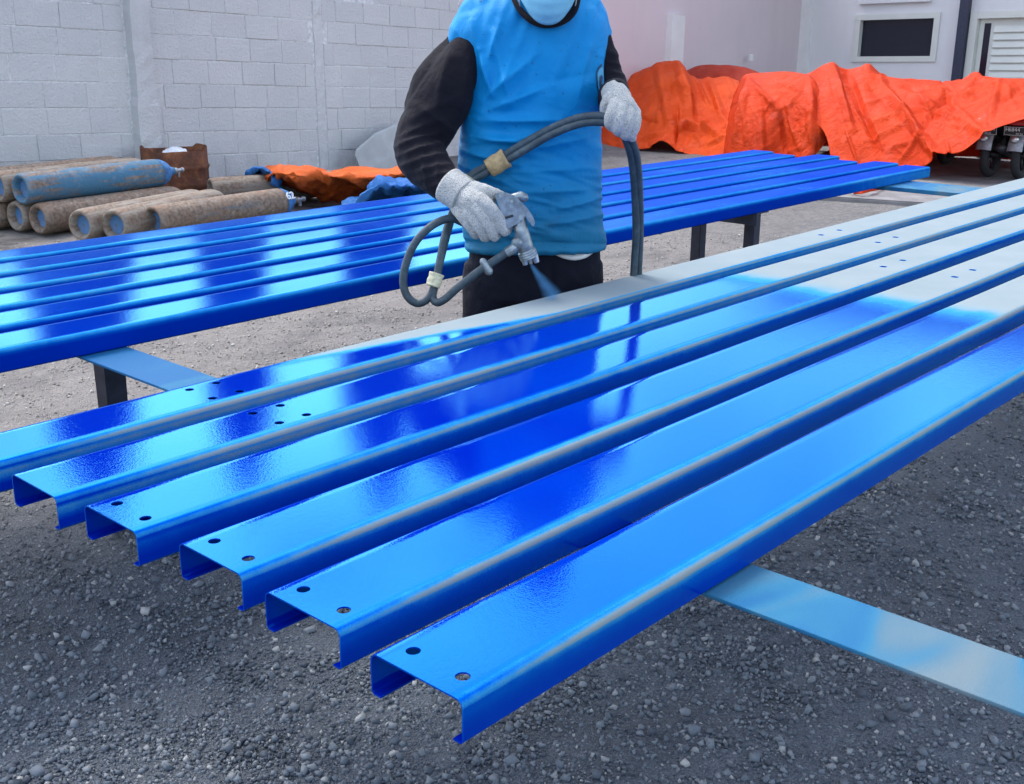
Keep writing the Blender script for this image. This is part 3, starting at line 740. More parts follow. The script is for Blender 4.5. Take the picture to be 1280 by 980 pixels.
FAR_LABEL = ['front purlin of the far table, its blue flange facing the worker', 'second purlin from the front of the far table', 'third purlin from the front of the far table',
             'fourth purlin from the front of the far table', 'fifth purlin from the front of the far table', 'rearmost purlin of the far table, nearest the gas cylinders']
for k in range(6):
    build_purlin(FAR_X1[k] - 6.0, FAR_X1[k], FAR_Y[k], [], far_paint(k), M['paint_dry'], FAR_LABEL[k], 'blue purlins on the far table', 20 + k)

# ------------------------------------------------------------------ trestles
def build_angle_beam(parent, x, y0, y1, w, drop, z, mat, near_leg):
    bm = bmesh.new(); t = 0.006
    bm_box(bm, (x, (y0 + y1) / 2, z - t / 2), (w, y1 - y0, t), bevel=0.0015)
    xs = x - w / 2 + t / 2 if near_leg else x + w / 2 - t / 2
    bm_box(bm, (xs, (y0 + y1) / 2, z - t - drop / 2 + 0.0008), (t, y1 - y0, drop), bevel=0.0015)
    return bm_obj('beam', bm, mat, parent)
def channel_leg(parent, x, y, ztop, w=0.045):
    bm = bmesh.new(); t = 0.005
    bm_box(bm, (x, y - w / 2, ztop / 2 - 0.02), (w, t, ztop + 0.04)); bm_box(bm, (x - w / 2, y - t / 2 + 0.003, ztop / 2 - 0.02), (t, w, ztop + 0.04)); bm_box(bm, (x + w / 2, y - t / 2 + 0.003, ztop / 2 - 0.02), (t, w, ztop + 0.04))
    return bm_obj('leg', bm, M['leg'], parent)
def trestle(x, y0, y1, legs, w, drop, near_leg, label):
    root = empty('support_trestle', (x, (y0 + y1) / 2, 0)); tag(root, label, 'trestle', 'steel trestles under the purlins')
    z = ZB - 0.001
    build_angle_beam(root, x, y0, y1, w, drop, z, M['overspray'] if w > 0.11 else M['leg'], near_leg)
    for lx, ly in legs: channel_leg(root, lx, ly, z - 0.008)
trestle(1.282, -0.5, 3.9, [(1.295, 3.6), (1.295, -0.42)], 0.122, 0.05, False, 'long overspray-speckled beam trestle crossing under both tables, sticking out at the front')
rake = bpy.data.objects['support_trestle']; bmr = bmesh.new(); tp = Vector((1.285, 2.465, ZB - 0.010)); bt = Vector((1.285 + 0.24, 2.465 + 0.47, -0.01))
for dx, dy, sx, sy in ((0, -0.025, 0.05, 0.005), (-0.025, 0.0, 0.005, 0.05), (0.025, 0.0, 0.005, 0.05)):
    q = [Vector((dx + a * sx / 2, dy + b_ * sy / 2, 0)) for a, b_ in ((-1, -1), (1, -1), (1, 1), (-1, 1))]; A = [bmr.verts.new(bt + c) for c in q]; B = [bmr.verts.new(tp + c) for c in q]
    bmr.faces.new(A[::-1]); bmr.faces.new(B)
    for i in range(4): bmr.faces.new((A[i], A[(i + 1) % 4], B[(i + 1) % 4], B[i]))
bm_obj('leg', bmr, M['leg'], rake)
trestle(5.70, -0.4, 3.9, [(5.7, 3.3), (5.7, 1.2), (5.7, -0.3)], 0.30, 0.015, True, 'pale blue beam trestle crossing under the far ends of both tables')
trestle(4.35, 2.48, 3.66, [(4.35, 2.53), (4.35, 2.80), (4.35, 3.5)], 0.10, 0.05, True, 'dark-legged trestle under the middle of the far table')

# ------------------------------------------------------------------ gas cylinders
def gas_cylinder(pa, pb, label, mat, cap_mat=None, R=0.112, text=None, neck=True, name='gas_cylinder'):
    """pa = centre of the base ring, pb = tip of the shoulder"""
    pa = Vector(pa); pb = Vector(pb); d = (pb - pa); L = d.length; d.normalize()
    u, v = frame(d); m = Matrix((u, v, d)).transposed().to_4x4(); m.translation = pa
    root = empty(name, (pa.x, pa.y, 0)); tag(root, label, 'gas cylinder', 'old gas cylinders lying by the wall')
    bm = bmesh.new(); prof = [(R * 0.60, 0.055), (R * 0.66, 0.022), (R * 0.80, 0.004), (R * 0.92, 0.008), (R * 0.99, 0.035), (R, 0.08)]
    ns = L - 0.30
    for i in range(1, 6): prof.append((R * (1 + 0.004 * math.sin(i * 2.1)), 0.08 + (ns - 0.08) * i / 5))
    for a in (12, 25, 38, 50, 62, 72): a = math.radians(a); prof.append((R * math.cos(a) ** 0.9, ns + 0.17 * math.sin(a)))
    prof.append((0.034, ns + 0.185)); prof.append((0.03, ns + 0.215))
    bm_lathe(bm, prof, 36); o = bm_obj('body', bm, mat, None, smooth=True); o.matrix_basis = m; setp2(o, root)
    bm = bmesh.new(); bm_lathe(bm, [(0.0, 0.085), (R * 0.3, 0.08), (R * 0.55, 0.066), (R * 0.605, 0.0545)], 36)
    o = bm_obj('concave_base', bm, M['cyl_base'], None, smooth=True); o.matrix_basis = m; setp2(o, root)
    if cap_mat:
        bm = bmesh.new(); bm_lathe(bm, [(R * math.cos(math.radians(a)) ** 0.9 + 0.002, ns + 0.17 * math.sin(math.radians(a)) + 0.001) for a in (14, 26, 40, 50, 62, 72)] + [(0.036, ns + 0.187)], 36)
        o = bm_obj('painted_shoulder', bm, cap_mat, None, smooth=True); o.matrix_basis = m; setp2(o, root)
    if neck:
        bm = bmesh.new(); bm_lathe(bm, [(0.0, ns + 0.20), (0.024, ns + 0.20), (0.024, ns + 0.245), (0.014, ns + 0.25), (0.014, ns + 0.29), (0.02, ns + 0.292), (0.02, ns + 0.31), (0.0, ns + 0.312)], 14)
        bm_box(bm, (0.0, 0.03, ns + 0.262), (0.018, 0.045, 0.018))
        o = bm_obj('valve', bm, M['valve'], None); o.matrix_basis = m; setp2(o, root)
    if text:
        # painted number wrapped on the shoulder, facing the yard
        side = Vector((-FH[0], -FH[1], 0.35)); side = (side - d * side.dot(d)).normalized(); up = side.cross(d).normalized()
        pos = pa + d * (ns + 0.075) + side * (R * 0.955)
        mm = Matrix((d, up if up.z > 0 else -up, d.cross(up if up.z > 0 else -up))).transposed().to_4x4(); mm.translation = pos
        text_mesh('painted_number', text, 0.085, M['white_paint'], mm, root, depth=0.008)
    return root
def setp2(o, parent):
    o.parent = parent; o.matrix_parent_inverse = parent_world(parent).inverted()
RB = 0.112
def lie(px, py, z): return on_z(px, py, z)
def second(pa, px, py, length):
    """point on the sight line (px,py) that is 'length' from pa, on the far side"""
    r = ray(px, py); r = Vector(r / np.linalg.norm(r)); c = Vector(CN); w = c - pa; b = w.dot(r); q = w.length_squared - length * length
    disc = b * b - q
    t = -b + math.sqrt(max(disc, 0)); return c + r * t
def flat_second(pa, px, py, z): return on_z(px, py, z)
def place(px, py, z, qx, qy, L, **k):
    pa = lie(px, py, z); pb = on_z(qx, qy, z); d = (pb - pa); d.z = 0; d.normalize()
    return gas_cylinder(pa, pa + d * L, **k)
top = RB + 0.205
# lower row, then the three on top of it, then the loose ones in front
low = lie(46, 274, RB); ax = (on_z(240, 246, RB) - low); ax.z = 0; ax.normalize(); acr = Vector((-ax.y, ax.x, 0)); acr = acr if acr.y > 0 else -acr
gas_cylinder(low, low + ax * 1.45, 'brown rusty gas cylinder on the ground under the big blue one', M['cyl_brown'])
for i, lab in enumerate(('grey gas cylinder wedged in the lower row under the blue cylinder', 'gas cylinder with blue base in the middle of the lower row', 'leftmost gas cylinder of the lower row, cut by the frame')):
    b = low + acr * (0.235 * (i + 1)) - ax * (0.02 + 0.05 * ((i * 7) % 3)); gas_cylinder(b, b + ax * 1.42, lab, M['cyl_brown'] if i % 2 else M['cyl_beige'])
for i, lab in enumerate(('large worn blue gas cylinder on top of the stack, valve towards the drum', 'second gas cylinder of the top row, behind the blue one', 'third gas cylinder of the top row, at the left frame edge')):
    b = low + acr * (0.1175 + 0.235 * i) + Vector((0, 0, 0.2045)) - ax * (0.03 + 0.03 * i); gas_cylinder(b, b + ax * 1.46, lab, (M['cyl_blue'], M['cyl_beige'], M['cyl_brown'])[i], M['bluecap'] if i == 0 else None)
place(99, 282, RB, 262, 250, 1.45, label='pale beige gas cylinder lying alone in front of the stack', mat=M['cyl_beige'])
place(141, 282, RB, 300, 246, 1.42, label='beige gas cylinder with an open hollow base behind the far table', mat=M['cyl_beige'])
place(190, 277, RB, 383, 248, 1.45, label='rusty brown gas cylinder with a white number on its blue shoulder', mat=M['cyl_brown'], cap_mat=M['bluecap'], text='62')
place(262, 239, RB, 372, 232, 1.40, label='short beige gas cylinder behind the numbered one, beside the drum', mat=M['cyl_beige'], neck=False)

# ------------------------------------------------------------------ rusty drum with a plastic bag in it
def build_drum():
    c = on_y(221, 232, 9.02); c.z = 0; R = 0.285; H = 0.40
    root = empty('oil_drum', c); tag(root, 'rusty cut-off steel drum standing against the block wall', 'drum')
    m = Matrix.Translation(c); bm = bmesh.new(); seg = 48; rnd = random.Random(4)
    prof = [(R, 0.0), (R, 0.08), (R + 0.012, 0.10), (R, 0.12), (R, 0.22), (R + 0.004, 0.235), (R + 0.014, 0.25), (R + 0.004, 0.265), (R, 0.28), (R, H)]
    inner = [(R - 0.004, H), (R - 0.006, 0.02), (0.0, 0.02)]
    bm_lathe(bm, prof + inner, seg, m)
    for v in bm.verts:      # torn rim
        if v.co.z > H - 0.01:
            a = math.atan2(v.co.y - c.y, v.co.x - c.x); v.co.z += 0.006 * math.sin(3 * a + 1) + rnd.uniform(-0.003, 0.003) + (0.02 if math.sin(2 * a + 2.2) > 0.35 else -0.008)
    bm_obj('shell', bm, M['rust'], root, smooth=True)
    bm = bmesh.new()
    bm_lathe(bm, [(R + 0.016, -0.0), (R + 0.018, 0.012), (R + 0.002, 0.02)], seg, m); bm_obj('bottom_rim', bm, M['rust'], root, smooth=True)
    bm = bmesh.new(); bmesh.ops.create_icosphere(bm, subdivisions=4, radius=0.11)
    for v in bm.verts:
        n = v.co.normalized(); v.co = Vector((v.co.x * 1.1, v.co.y, v.co.z * 0.8)) * (1 + 0.16 * fbm(n, 2.3) + 0.05 * abs(fbm(n, 7))) + c + Vector((-0.06, -0.12, H - 0.06))
    tag(bm_obj('plastic_bag', bm, M['plastic'], smooth=True), 'crumpled white plastic bag inside the rusty drum', 'plastic bag')
build_drum()

# leaning slab and a stack of grey sticks behind the worker's arm
def build_slab():
    bm = bmesh.new(); P = [(445, 196), (452, 215), (540, 220), (560, 160), (500, 155), (470, 168), (447, 188)]
    base = [wall_pt(0, 0, 0)]
    front = []; back = []
    for px, py in P:
        q = on_y(px, py, 9.40); t = max(0.0, q.z); off = 0.28 - 0.24 * min(1, t / 0.75)
        q = on_y(px, py, 9.44 - off); front.append(bm.verts.new(q)); back.append(bm.verts.new(q + Vector((0.0, 0.03, 0.01))))
    bm.faces.new(front); bm.faces.new(back[::-1]); n = len(P)
    for i in range(n): bm.faces.new((front[i], back[i], back[(i + 1) % n], front[(i + 1) % n]))
    bmesh.ops.bevel(bm, geom=bm.edges[:], offset=0.004, segments=1, affect='EDGES')
    tag(bm_obj('concrete_slab', bm, M['slab']), 'broken grey slab leaning on the block wall behind the worker', 'slab')
build_slab()

# ------------------------------------------------------------------ tarpaulins
def cloth_sheet(name, rows, mat, label, nu=14, nv=14, wr=0.035, sc=1.8, seed=0, group=None, cat='tarpaulin', thick=0.004, fine=0.35, folds=(), crinkle=1.0):
    """rows of control points (Vectors) swept to a smooth sheet, then creased"""
    R_ = []
    for r in rows: R_.append(catmull([tuple(p) for p in r], nu))
    nC = len(R_[0]); cols = [catmull([R_[j][i] for j in range(len(rows))], nv) for i in range(nC)]
    nR = len(cols[0]); G = np.array(cols)            # nC x nR x 3
    du = np.gradient(G, axis=0); dv = np.gradient(G, axis=1); N = np.cross(du, dv); N /= np.linalg.norm(N, axis=2)[..., None] + 1e-9
    D = np.zeros((nC, nR))
    for i in range(nC):
        for j in range(nR):
            p = Vector(G[i, j]) + Vector((seed * 3.1, seed * 1.7, 0))
            q = Vector((p.x * sc, p.y * sc, p.z * sc * 0.75)); q += 0.5 * noise.noise_vector(q * 0.6)
            dd = noise.voronoi(q)[0]; facet = min(dd[1] - dd[0], 0.55)          # flat facets meeting in creases
            rid = 1 - abs(noise.noise(q * 1.9)) * 2
            D[i, j] = wr * (0.9 * facet + 0.55 * noise.noise(q * 0.9) + fine * rid * 0.5 + fine * 0.4 * noise.noise(q * 4.5))
    if folds:      # long pulled folds, given by where they run
        C = (G - CN) @ RN; px = 640 + FPX * C[..., 0] / -C[..., 2]; py = 490 - FPX * C[..., 1] / -C[..., 2]
        tow = np.where((N @ np.array([-FH[0], -FH[1], 0.4])) > 0, 1.0, -1.0)
        rc = random.Random(seed * 17 + 5); folds = list(folds)
        for _ in range(46):
            x = rc.uniform(px.min(), px.max()); y = rc.uniform(py[:, nR // 4:].min(), py.max()); an = rc.choice((0.5, 1.1, 2.3, 2.7, 1.5)) + rc.uniform(-0.35, 0.35); ln = rc.uniform(12, 46)
            folds.append((x, y, x + ln * math.cos(an), y + ln * math.sin(an), rc.uniform(2.2, 5), rc.choice((1, 1, -1)) * rc.uniform(0.012, 0.035) * crinkle))
        for x0, y0, x1, y1, w, amp in folds:
            L2 = (x1 - x0) ** 2 + (y1 - y0) ** 2; tt = np.clip(((px - x0) * (x1 - x0) + (py - y0) * (y1 - y0)) / L2, 0, 1)
            dist = np.hypot(px - x0 - tt * (x1 - x0), py - y0 - tt * (y1 - y0))
            D += tow * amp * np.clip(1 - dist / w, 0, 1) * (0.35 + 0.65 * np.sin(np.pi * np.clip(tt, 0.04, 0.96)))
    G = G + N * D[..., None]
    V = G.reshape(-1, 3); F = [(i * nR + j, (i + 1) * nR + j, (i + 1) * nR + j + 1, i * nR + j + 1) for i in range(nC - 1) for j in range(nR - 1)]
    o = mesh_obj(name, V, F, mat, smooth=True)
    sm = o.modifiers.new('thickness', 'SOLIDIFY'); sm.thickness = thick; sm.offset = -1
    me = evaluated(o); o.modifiers.clear(); o.data = me
    tag(o, label, cat, group); return o
def rowX(pts, X): return [on_x(p[0], p[1], p[2] if len(p) > 2 else X) for p in pts]
def back_row(pts, dX, z):
    out = []
    for p in pts: q = Vector(p); out.append(Vector((q.x + dX, q.y + dX * 0.12, z)))
    return out
TG = 'orange tarpaulins over the parked motorcycles'
# dark red sheet at the very back
r1 = rowX([(846, 94), (872, 81), (905, 80), (935, 86), (962, 100)], 14.6); r2 = rowX([(846, 110), (872, 104), (905, 104), (935, 108), (962, 116)], 14.2)
cloth_sheet('tarpaulin', [back_row(r1, 0.7, 0.0), back_row(r1, 0.35, 0.75), r1, r2, rowX([(846, 170), (872, 170), (905, 170), (935, 170), (962, 170)], 13.9)], M['tarp3'], 'dull red tarpaulin humped behind the orange ones', 10, 10, 0.05, 1.5, 1, TG)
# right-hand sheet, long and low, lifting off the motorcycles
a0 = rowX([(985, 97), (1008, 92), (1034, 79), (1060, 88), (1084, 82), (1102, 97), (1140, 98), (1180, 99), (1215, 95), (1250, 94), (1290, 97), (1350, 97)], 12.9)
a1 = rowX([(985, 108), (1010, 104), (1034, 96), (1058, 108), (1080, 104), (1104, 112), (1140, 116), (1180, 118), (1215, 116), (1250, 114), (1290, 116), (1350, 118)], 12.2)
a2 = rowX([(1000, 130), (1020, 128), (1040, 126), (1065, 132), (1090, 132), (1115, 136), (1145, 140), (1180, 142), (1212, 138), (1250, 132), (1290, 130), (1350, 130)], 11.7)
a3 = rowX([(1030, 165), (1045, 164), (1060, 162), (1080, 166), (1100, 168), (1125, 170), (1150, 170), (1180, 168), (1205, 162), (1246, 145), (1290, 136), (1350, 136)], 11.3)
a4 = rowX([(1040, 205), (1060, 207), (1080, 208), (1100, 208), (1120, 208), (1138, 208), (1154, 207), (1172, 194), (1202, 187), (1240, 158), (1290, 145), (1350, 144)], 11.05)
cloth_sheet('tarpaulin', [back_row(a0, 0.55, 0.05), back_row(a0, 0.3, 0.7), a0, a1, a2, a3, a4], M['tarp2'], 'wide orange tarpaulin over the motorcycles on the right, its hem lifted off the plates', 20, 20, 0.05, 1.5, 2, TG, folds=[(1085, 85, 1175, 200, 9, .10), (1060, 95, 1100, 190, 7, -.07), (1040, 82, 1065, 160, 7, .08), (1100, 100, 1215, 120, 6, .06), (1120, 110, 1230, 165, 8, .07), (1200, 98, 1150, 165, 8, -.06), (1090, 150, 1160, 132, 4, .035), (1080, 175, 1140, 150, 4, .035), (1215, 97, 1280, 120, 7, .05), (1075, 130, 1110, 120, 3.5, .03), (1190, 130, 1225, 160, 5, .04), (1250, 100, 1235, 150, 6, .05), (1110, 185, 1150, 172, 4, .03)])
# left-hand sheet behind the worker's hand
b0 = rowX([(740, 150), (765, 118), (790, 92), (820, 80), (848, 77), (866, 94), (885, 97), (905, 96), (925, 100)], 13.5)
b1 = rowX([(735, 168), (762, 140), (788, 115), (820, 100), (852, 98), (872, 118), (890, 122), (908, 120), (925, 122)], 12.9)
b2 = rowX([(735, 185), (760, 162), (788, 145), (820, 132), (850, 132), (868, 146), (888, 150), (906, 146), (925, 146)], 12.4)
b3 = rowX([(735, 196), (760, 186), (786, 172), (815, 166), (842, 166), (858, 176), (878, 176), (900, 168), (925, 170)], 12.0)
b4 = rowX([(735, 206), (760, 204), (786, 186), (808, 184), (830, 177), (852, 188), (880, 194), (905, 192), (925, 196)], 11.75)
cloth_sheet('tarpaulin', [back_row(b0, 0.55, 0.05), back_row(b0, 0.28, 0.6), b0, b1, b2, b3, b4], M['tarp'], 'orange tarpaulin with a tall peak just right of the worker', 18, 20, 0.05, 1.5, 3, TG, folds=[(848, 79, 866, 150, 8, .10), (848, 82, 800, 170, 9, -.05), (866, 96, 884, 128, 4, .06), (885, 98, 905, 150, 6, .06), (822, 84, 838, 160, 8, .07), (790, 95, 775, 180, 8, .06), (800, 172, 830, 166, 4, .05), (840, 150, 900, 165, 6, .08), (862, 178, 905, 140, 6, .09), (845, 130, 848, 175, 5, -.07), (880, 180, 910, 165, 4, .05)])
# middle sheet hanging square over something boxy, its right corner flapping
c0 = rowX([(922, 118, 12.9), (932, 100, 12.6), (955, 96), (985, 96), (1012, 100), (1024, 112, 12.7), (1030, 130, 12.9)], 12.5)
c1 = rowX([(914, 128, 12.6), (930, 104, 12.0), (955, 101), (985, 101), (1012, 105), (1024, 118, 12.1), (1034, 140, 12.5)], 12.0)
c2 = rowX([(908, 150, 12.4), (924, 128, 11.7), (950, 126, 11.6), (982, 126, 11.6), (1012, 128, 11.6), (1030, 140, 11.8), (1040, 154, 12.2)], 11.6)
c3 = rowX([(904, 178, 12.2), (916, 160, 11.5), (946, 158, 11.35), (980, 158, 11.45), (1010, 158, 11.35), (1034, 152, 11.5), (1043, 157, 11.9)], 11.4)
c4 = rowX([(900, 200, 12.0), (912, 196, 11.35), (944, 196, 11.2), (976, 197, 11.35), (1004, 197, 11.2), (1022, 190, 11.3), (1044, 160, 11.6)], 11.3)
cloth_sheet('tarpaulin', [back_row(c0, 0.5, 0.1), c0, c1, c2, c3, c4], M['tarp2'], 'orange tarpaulin hanging square over a boxy load in the middle', 18, 20, 0.018, 1.6, 4, TG, crinkle=0.45, folds=[(935, 100, 916, 190, 6, .07), (940, 104, 975, 140, 4, .05), (975, 140, 982, 192, 4, -.07), (1012, 102, 1016, 190, 7, .07), (985, 135, 1000, 185, 5, .05), (930, 118, 934, 190, 3.5, .04), (1000, 115, 985, 135, 3.5, .035), (955, 120, 960, 192, 5, -.04), (1016, 104, 1040, 155, 4, .05), (970, 102, 1010, 118, 4, .03)])
# scrap of sheet on the ground near the far table's end
d0 = [on_z(p[0], p[1], z) for p, z in (((1064, 240), 0.05), ((1075, 235), 0.10), ((1090, 233), 0.10), ((1104, 232), 0.05))]
d1 = [on_z(p[0], p[1], z) for p, z in (((1066, 243), 0.03), ((1078, 242), 0.06), ((1092, 239), 0.05), ((1106, 236), 0.035))]
cloth_sheet('tarpaulin', [d0, [a.lerp(b, 0.5) + Vector((0, 0, 0.02)) for a, b in zip(d0, d1)], d1], M['tarp2'], 'small red-orange scrap of tarpaulin on the ground by the pavement edge', 8, 6, 0.02, 5, 5, TG)
# folded tarpaulins in front of the block wall
def pile_row(pts, z):
    q = [on_z(p[0], p[1], p[2]) for p in pts]
    for k in (0, -1): q[k].z = -0.02          # ends droop to the ground
    return q
e = [pile_row([(316, 216, .10), (334, 205, .26), (365, 204, .30), (400, 208, .26), (440, 208, .24), (480, 210, .25), (520, 208, .26), (600, 208, .2)], 0),
     pile_row([(317, 228, .10), (336, 215, .28), (362, 213, .33), (400, 217, .28), (440, 216, .26), (480, 217, .28), (520, 216, .28), (600, 216, .22)], 0),
     pile_row([(320, 232, .06), (342, 224, .22), (368, 224, .28), (402, 226, .22), (442, 226, .22), (480, 225, .24), (520, 226, .22), (600, 226, .18)], 0),
     pile_row([(330, 240, .0), (350, 242, -.02), (376, 246, -.03), (410, 256, -.03), (446, 253, -.03), (480, 250, -.03), (520, 246, -.03), (600, 246, -.02)], 0)]
cloth_sheet('tarpaulin', e, M['tarp_old'], 'faded orange tarpaulin heaped in front of the block wall', 9, 12, 0.07, 3.2, 6, 'folded tarpaulins by the wall', folds=[(350, 208, 345, 236, 5, .06), (380, 210, 420, 235, 4, .05), (420, 212, 470, 240, 4, .05)])
g = [pile_row([(316, 212, .16), (330, 208, .20), (352, 212, .20), (372, 220, .16)], 0), pile_row([(318, 218, .15), (332, 215, .21), (354, 218, .22), (376, 226, .18)], 0), pile_row([(322, 230, -.02), (338, 232, -.03), (356, 238, -.03), (378, 244, -.02)], 0)]
cloth_sheet('tarpaulin', [[p + Vector((-0.25, -0.18, 0.04)) for p in r] for r in g], M['tarp_blue'], 'blue fold of tarpaulin showing at the left end of the heap', 8, 8, 0.05, 3.5, 7, 'folded tarpaulins by the wall', folds=[(350, 208, 345, 236, 5, .06), (380, 210, 420, 235, 4, .05), (420, 212, 470, 240, 4, .05)])
h = [pile_row([(452, 226, .20), (480, 220, .24), (520, 214, .26), (560, 214, .24), (600, 216, .2)], 0), pile_row([(446, 236, .18), (476, 232, .24), (516, 228, .26), (556, 230, .22), (600, 230, .2)], 0), pile_row([(440, 252, -.04), (470, 254, -.05), (512, 254, -.05), (552, 254, -.05), (600, 254, -.04)], 0)]
cloth_sheet('tarpaulin', [[p + Vector((-0.35, -0.3, 0.02)) for p in r] for r in h], M['tarp_blue'], "pale blue tarpaulin spilling from the heap behind the worker's elbow", 14, 14, 0.08, 3.0, 8, 'folded tarpaulins by the wall', folds=[(470, 225, 500, 245, 5, .06), (450, 235, 490, 225, 4, .05)])

# ------------------------------------------------------------------ parked motorcycles, tails towards the yard
def motorcycle(px, X, label, line1, line2, seed, plate=True):
    base = on_x(px, 200, X); base.z = 0.03; rz = 0.05 * math.sin(seed)
    root = empty('motorcycle', base); tag(root, label, 'motorcycle', 'motorcycles parked under the tarpaulins')
    T = Matrix.Translation(base) @ Matrix.Rotation(rz, 4, 'Z') @ Matrix.Diagonal((0.86, 0.86, 0.80, 1))          # local +X is forwards (towards the building)
    def ob(name, bm, mat, parent=root, smooth=True):
        bm.transform(T); return bm_obj(name, bm, mat, parent, smooth=smooth)
    def wheel(x, name):
        bm = bmesh.new(); R, r = 0.235, 0.048; seg = 36; ms = 12; rr = []
        for i in range(seg):
            a = 2 * math.pi * i / seg; rr.append([bm.verts.new((x + (R + r * math.cos(b)) * math.cos(a), r * 1.05 * math.sin(b), 0.283 + (R + r * math.cos(b)) * math.sin(a))) for b in [2 * math.pi * k / ms for k in range(ms)]])
        for i in range(seg):
            for k in range(ms): bm.faces.new((rr[i][k], rr[(i + 1) % seg][k], rr[(i + 1) % seg][(k + 1) % ms], rr[i][(k + 1) % ms]))
        w = ob(name, bm, M['tyre'])
        bm = bmesh.new(); bm_lathe(bm, [(0.19, -0.02), (0.20, -0.03), (0.20, 0.03), (0.19, 0.02)], 32, Matrix.Translation((x, 0, 0.283)) @ Matrix.Rotation(math.pi / 2, 4, 'X'))
        bm_tube(bm, [(x, -0.07, 0.283), (x, 0.07, 0.283)], 0.04, 12)
        for k in range(5):
            a = 2 * math.pi * k / 5; bm_tube(bm, [(x + 0.03 * math.cos(a), 0, 0.283 + 0.03 * math.sin(a)), (x + 0.195 * math.cos(a), 0, 0.283 + 0.195 * math.sin(a))], 0.012, 6)
        ob('rim', bm, M['black'], w)
    wheel(0.32, 'wheel'); wheel(1.55, 'wheel')
    # rear mudguard flap and plate bracket
    bm = bmesh.new(); pts = [(0.28, 0, 0.66), (0.14, 0, 0.62), (0.03, 0, 0.50), (-0.01, 0, 0.36)]; sec = []
    for (x, _, z), w in zip(catmull(pts, 5), np.linspace(0.075, 0.085, 16)):
        sec.append([bm.verts.new((x + 0.02, -w, z - 0.005)), bm.verts.new((x, -w * 0.7, z)), bm.verts.new((x - 0.006, 0, z + 0.004)), bm.verts.new((x, w * 0.7, z)), bm.verts.new((x + 0.02, w, z - 0.005))])
    for a, b in zip(sec, sec[1:]):
        for i in range(4): bm.faces.new((a[i], a[i + 1], b[i + 1], b[i]))
    ob('mudguard', bm, M['grey_metal'])
    bm = bmesh.new(); bm_lathe(bm, [(0.0, -0.02), (0.038, -0.018), (0.045, 0.0), (0.03, 0.01), (0, 0.012)], 20, Matrix.Translation((-0.03, 0, 0.50)) @ Matrix.Rotation(-math.pi / 2, 4, 'Y')); ob('reflector', bm, M['chrome'])
    if plate:
        tilt = Matrix.Rotation(-0.25, 4, 'Y'); bm = bmesh.new(); bm_box(bm, (0, 0, 0), (0.006, 0.26, 0.105), bevel=0.002); bm.transform(Matrix.Translation((-0.02, 0, 0.60)) @ tilt)
        p = ob('number_plate', bm, M['black'], smooth=False)
        mm = T @ Matrix.Translation((-0.02, 0, 0.60)) @ tilt @ Matrix(((0, 0, -1, -0.0035), (-1, 0, 0, 0), (0, 1, 0, 0), (0, 0, 0, 1)))
        w1, w2 = line1.split(' '); k1 = 0.034 if len(w1) > 1 else 0.095; k2 = 0.085 if len(w1) > 1 else -0.02
        text_mesh('plate_number', w1, 0.066, M['white_paint'], mm @ Matrix.Translation((-k1, 0.017, 0)), p, 0.0008, 0.95)
        text_mesh('plate_number', w2, 0.066, M['white_paint'], mm @ Matrix.Translation((k2, 0.017, 0)), p, 0.0008, 0.95)
        text_mesh('plate_date', line2, 0.034, M['white_paint'], mm @ Matrix.Translation((0.035, -0.033, 0)), p, 0.0008, 0.95)
        bm = bmesh.new(); t = 0.004
        for c, sz in (((-0.0035, 0, 0.05), (0.002, 0.26, t)), ((-0.0035, 0, -0.05), (0.002, 0.26, t)), ((-0.0035, 0.128, 0), (0.002, t, 0.096)), ((-0.0035, -0.128, 0), (0.002, t, 0.096))): bm_box(bm, c, sz)
        bm.transform(Matrix.Translation((-0.02, 0, 0.60)) @ tilt); ob('plate_border', bm, M['white_paint'], p, False)
    bm = bmesh.new(); bm_box(bm, (0.02, 0, 0.70), (0.09, 0.20, 0.07), bevel=0.02); ob('tail_light', bm, M['red'])
    for s in (-1, 1):
        bm = bmesh.new(); bm_tube(bm, [(0.04, s * 0.11, 0.69), (0.0, s * 0.17, 0.69)], [0.025, 0.018], 10, round_ends=True); ob('indicator', bm, M['red'])
    bm = bmesh.new(); bm_tube(bm, [(0.06, 0, 0.72), (0.3, 0, 0.72), (0.7, 0, 0.70), (0.95, 0, 0.74)], [0.07, 0.10, 0.11, 0.09], 14, round_ends=True); ob('seat', bm, M['black'])
    bm = bmesh.new(); bm_tube(bm, [(0.10, 0, 0.70), (0.5, 0, 0.62), (0.95, 0, 0.48), (1.15, 0, 0.55), (1.30, 0, 0.72)], [0.09, 0.14, 0.15, 0.13, 0.12], 14, round_ends=True); ob('body_fairing', bm, M['black'])
    bm = bmesh.new(); bm_tube(bm, [(0.85, -0.10, 0.28), (0.5, -0.15, 0.27), (0.30, -0.16, 0.33), (0.02, -0.17, 0.40)], [0.02, 0.03, 0.05, 0.052], 14); ob('exhaust', bm, M['black'])
    for s in (-1, 1):
        bm = bmesh.new(); bm_tube(bm, [(0.30, s * 0.11, 0.30), (0.38, s * 0.12, 0.62)], 0.025, 10); ob('shock_absorber', bm, M['black'])
        bm = bmesh.new(); bm_tube(bm, [(1.55, s * 0.08, 0.283), (1.32, s * 0.07, 0.85)], 0.022, 8); ob('fork', bm, M['grey_metal'])
    bm = bmesh.new(); bm_tube(bm, [(1.18, -0.30, 0.72), (1.25, -0.12, 0.74), (1.25, 0.12, 0.74), (1.18, 0.30, 0.72)], 0.014, 8); ob('handlebar', bm, M['black'])
    bm = bmesh.new(); bm_box(bm, (0.8, 0, 0.33), (0.35, 0.26, 0.24), bevel=0.04); ob('engine', bm, M['black'])
    return root
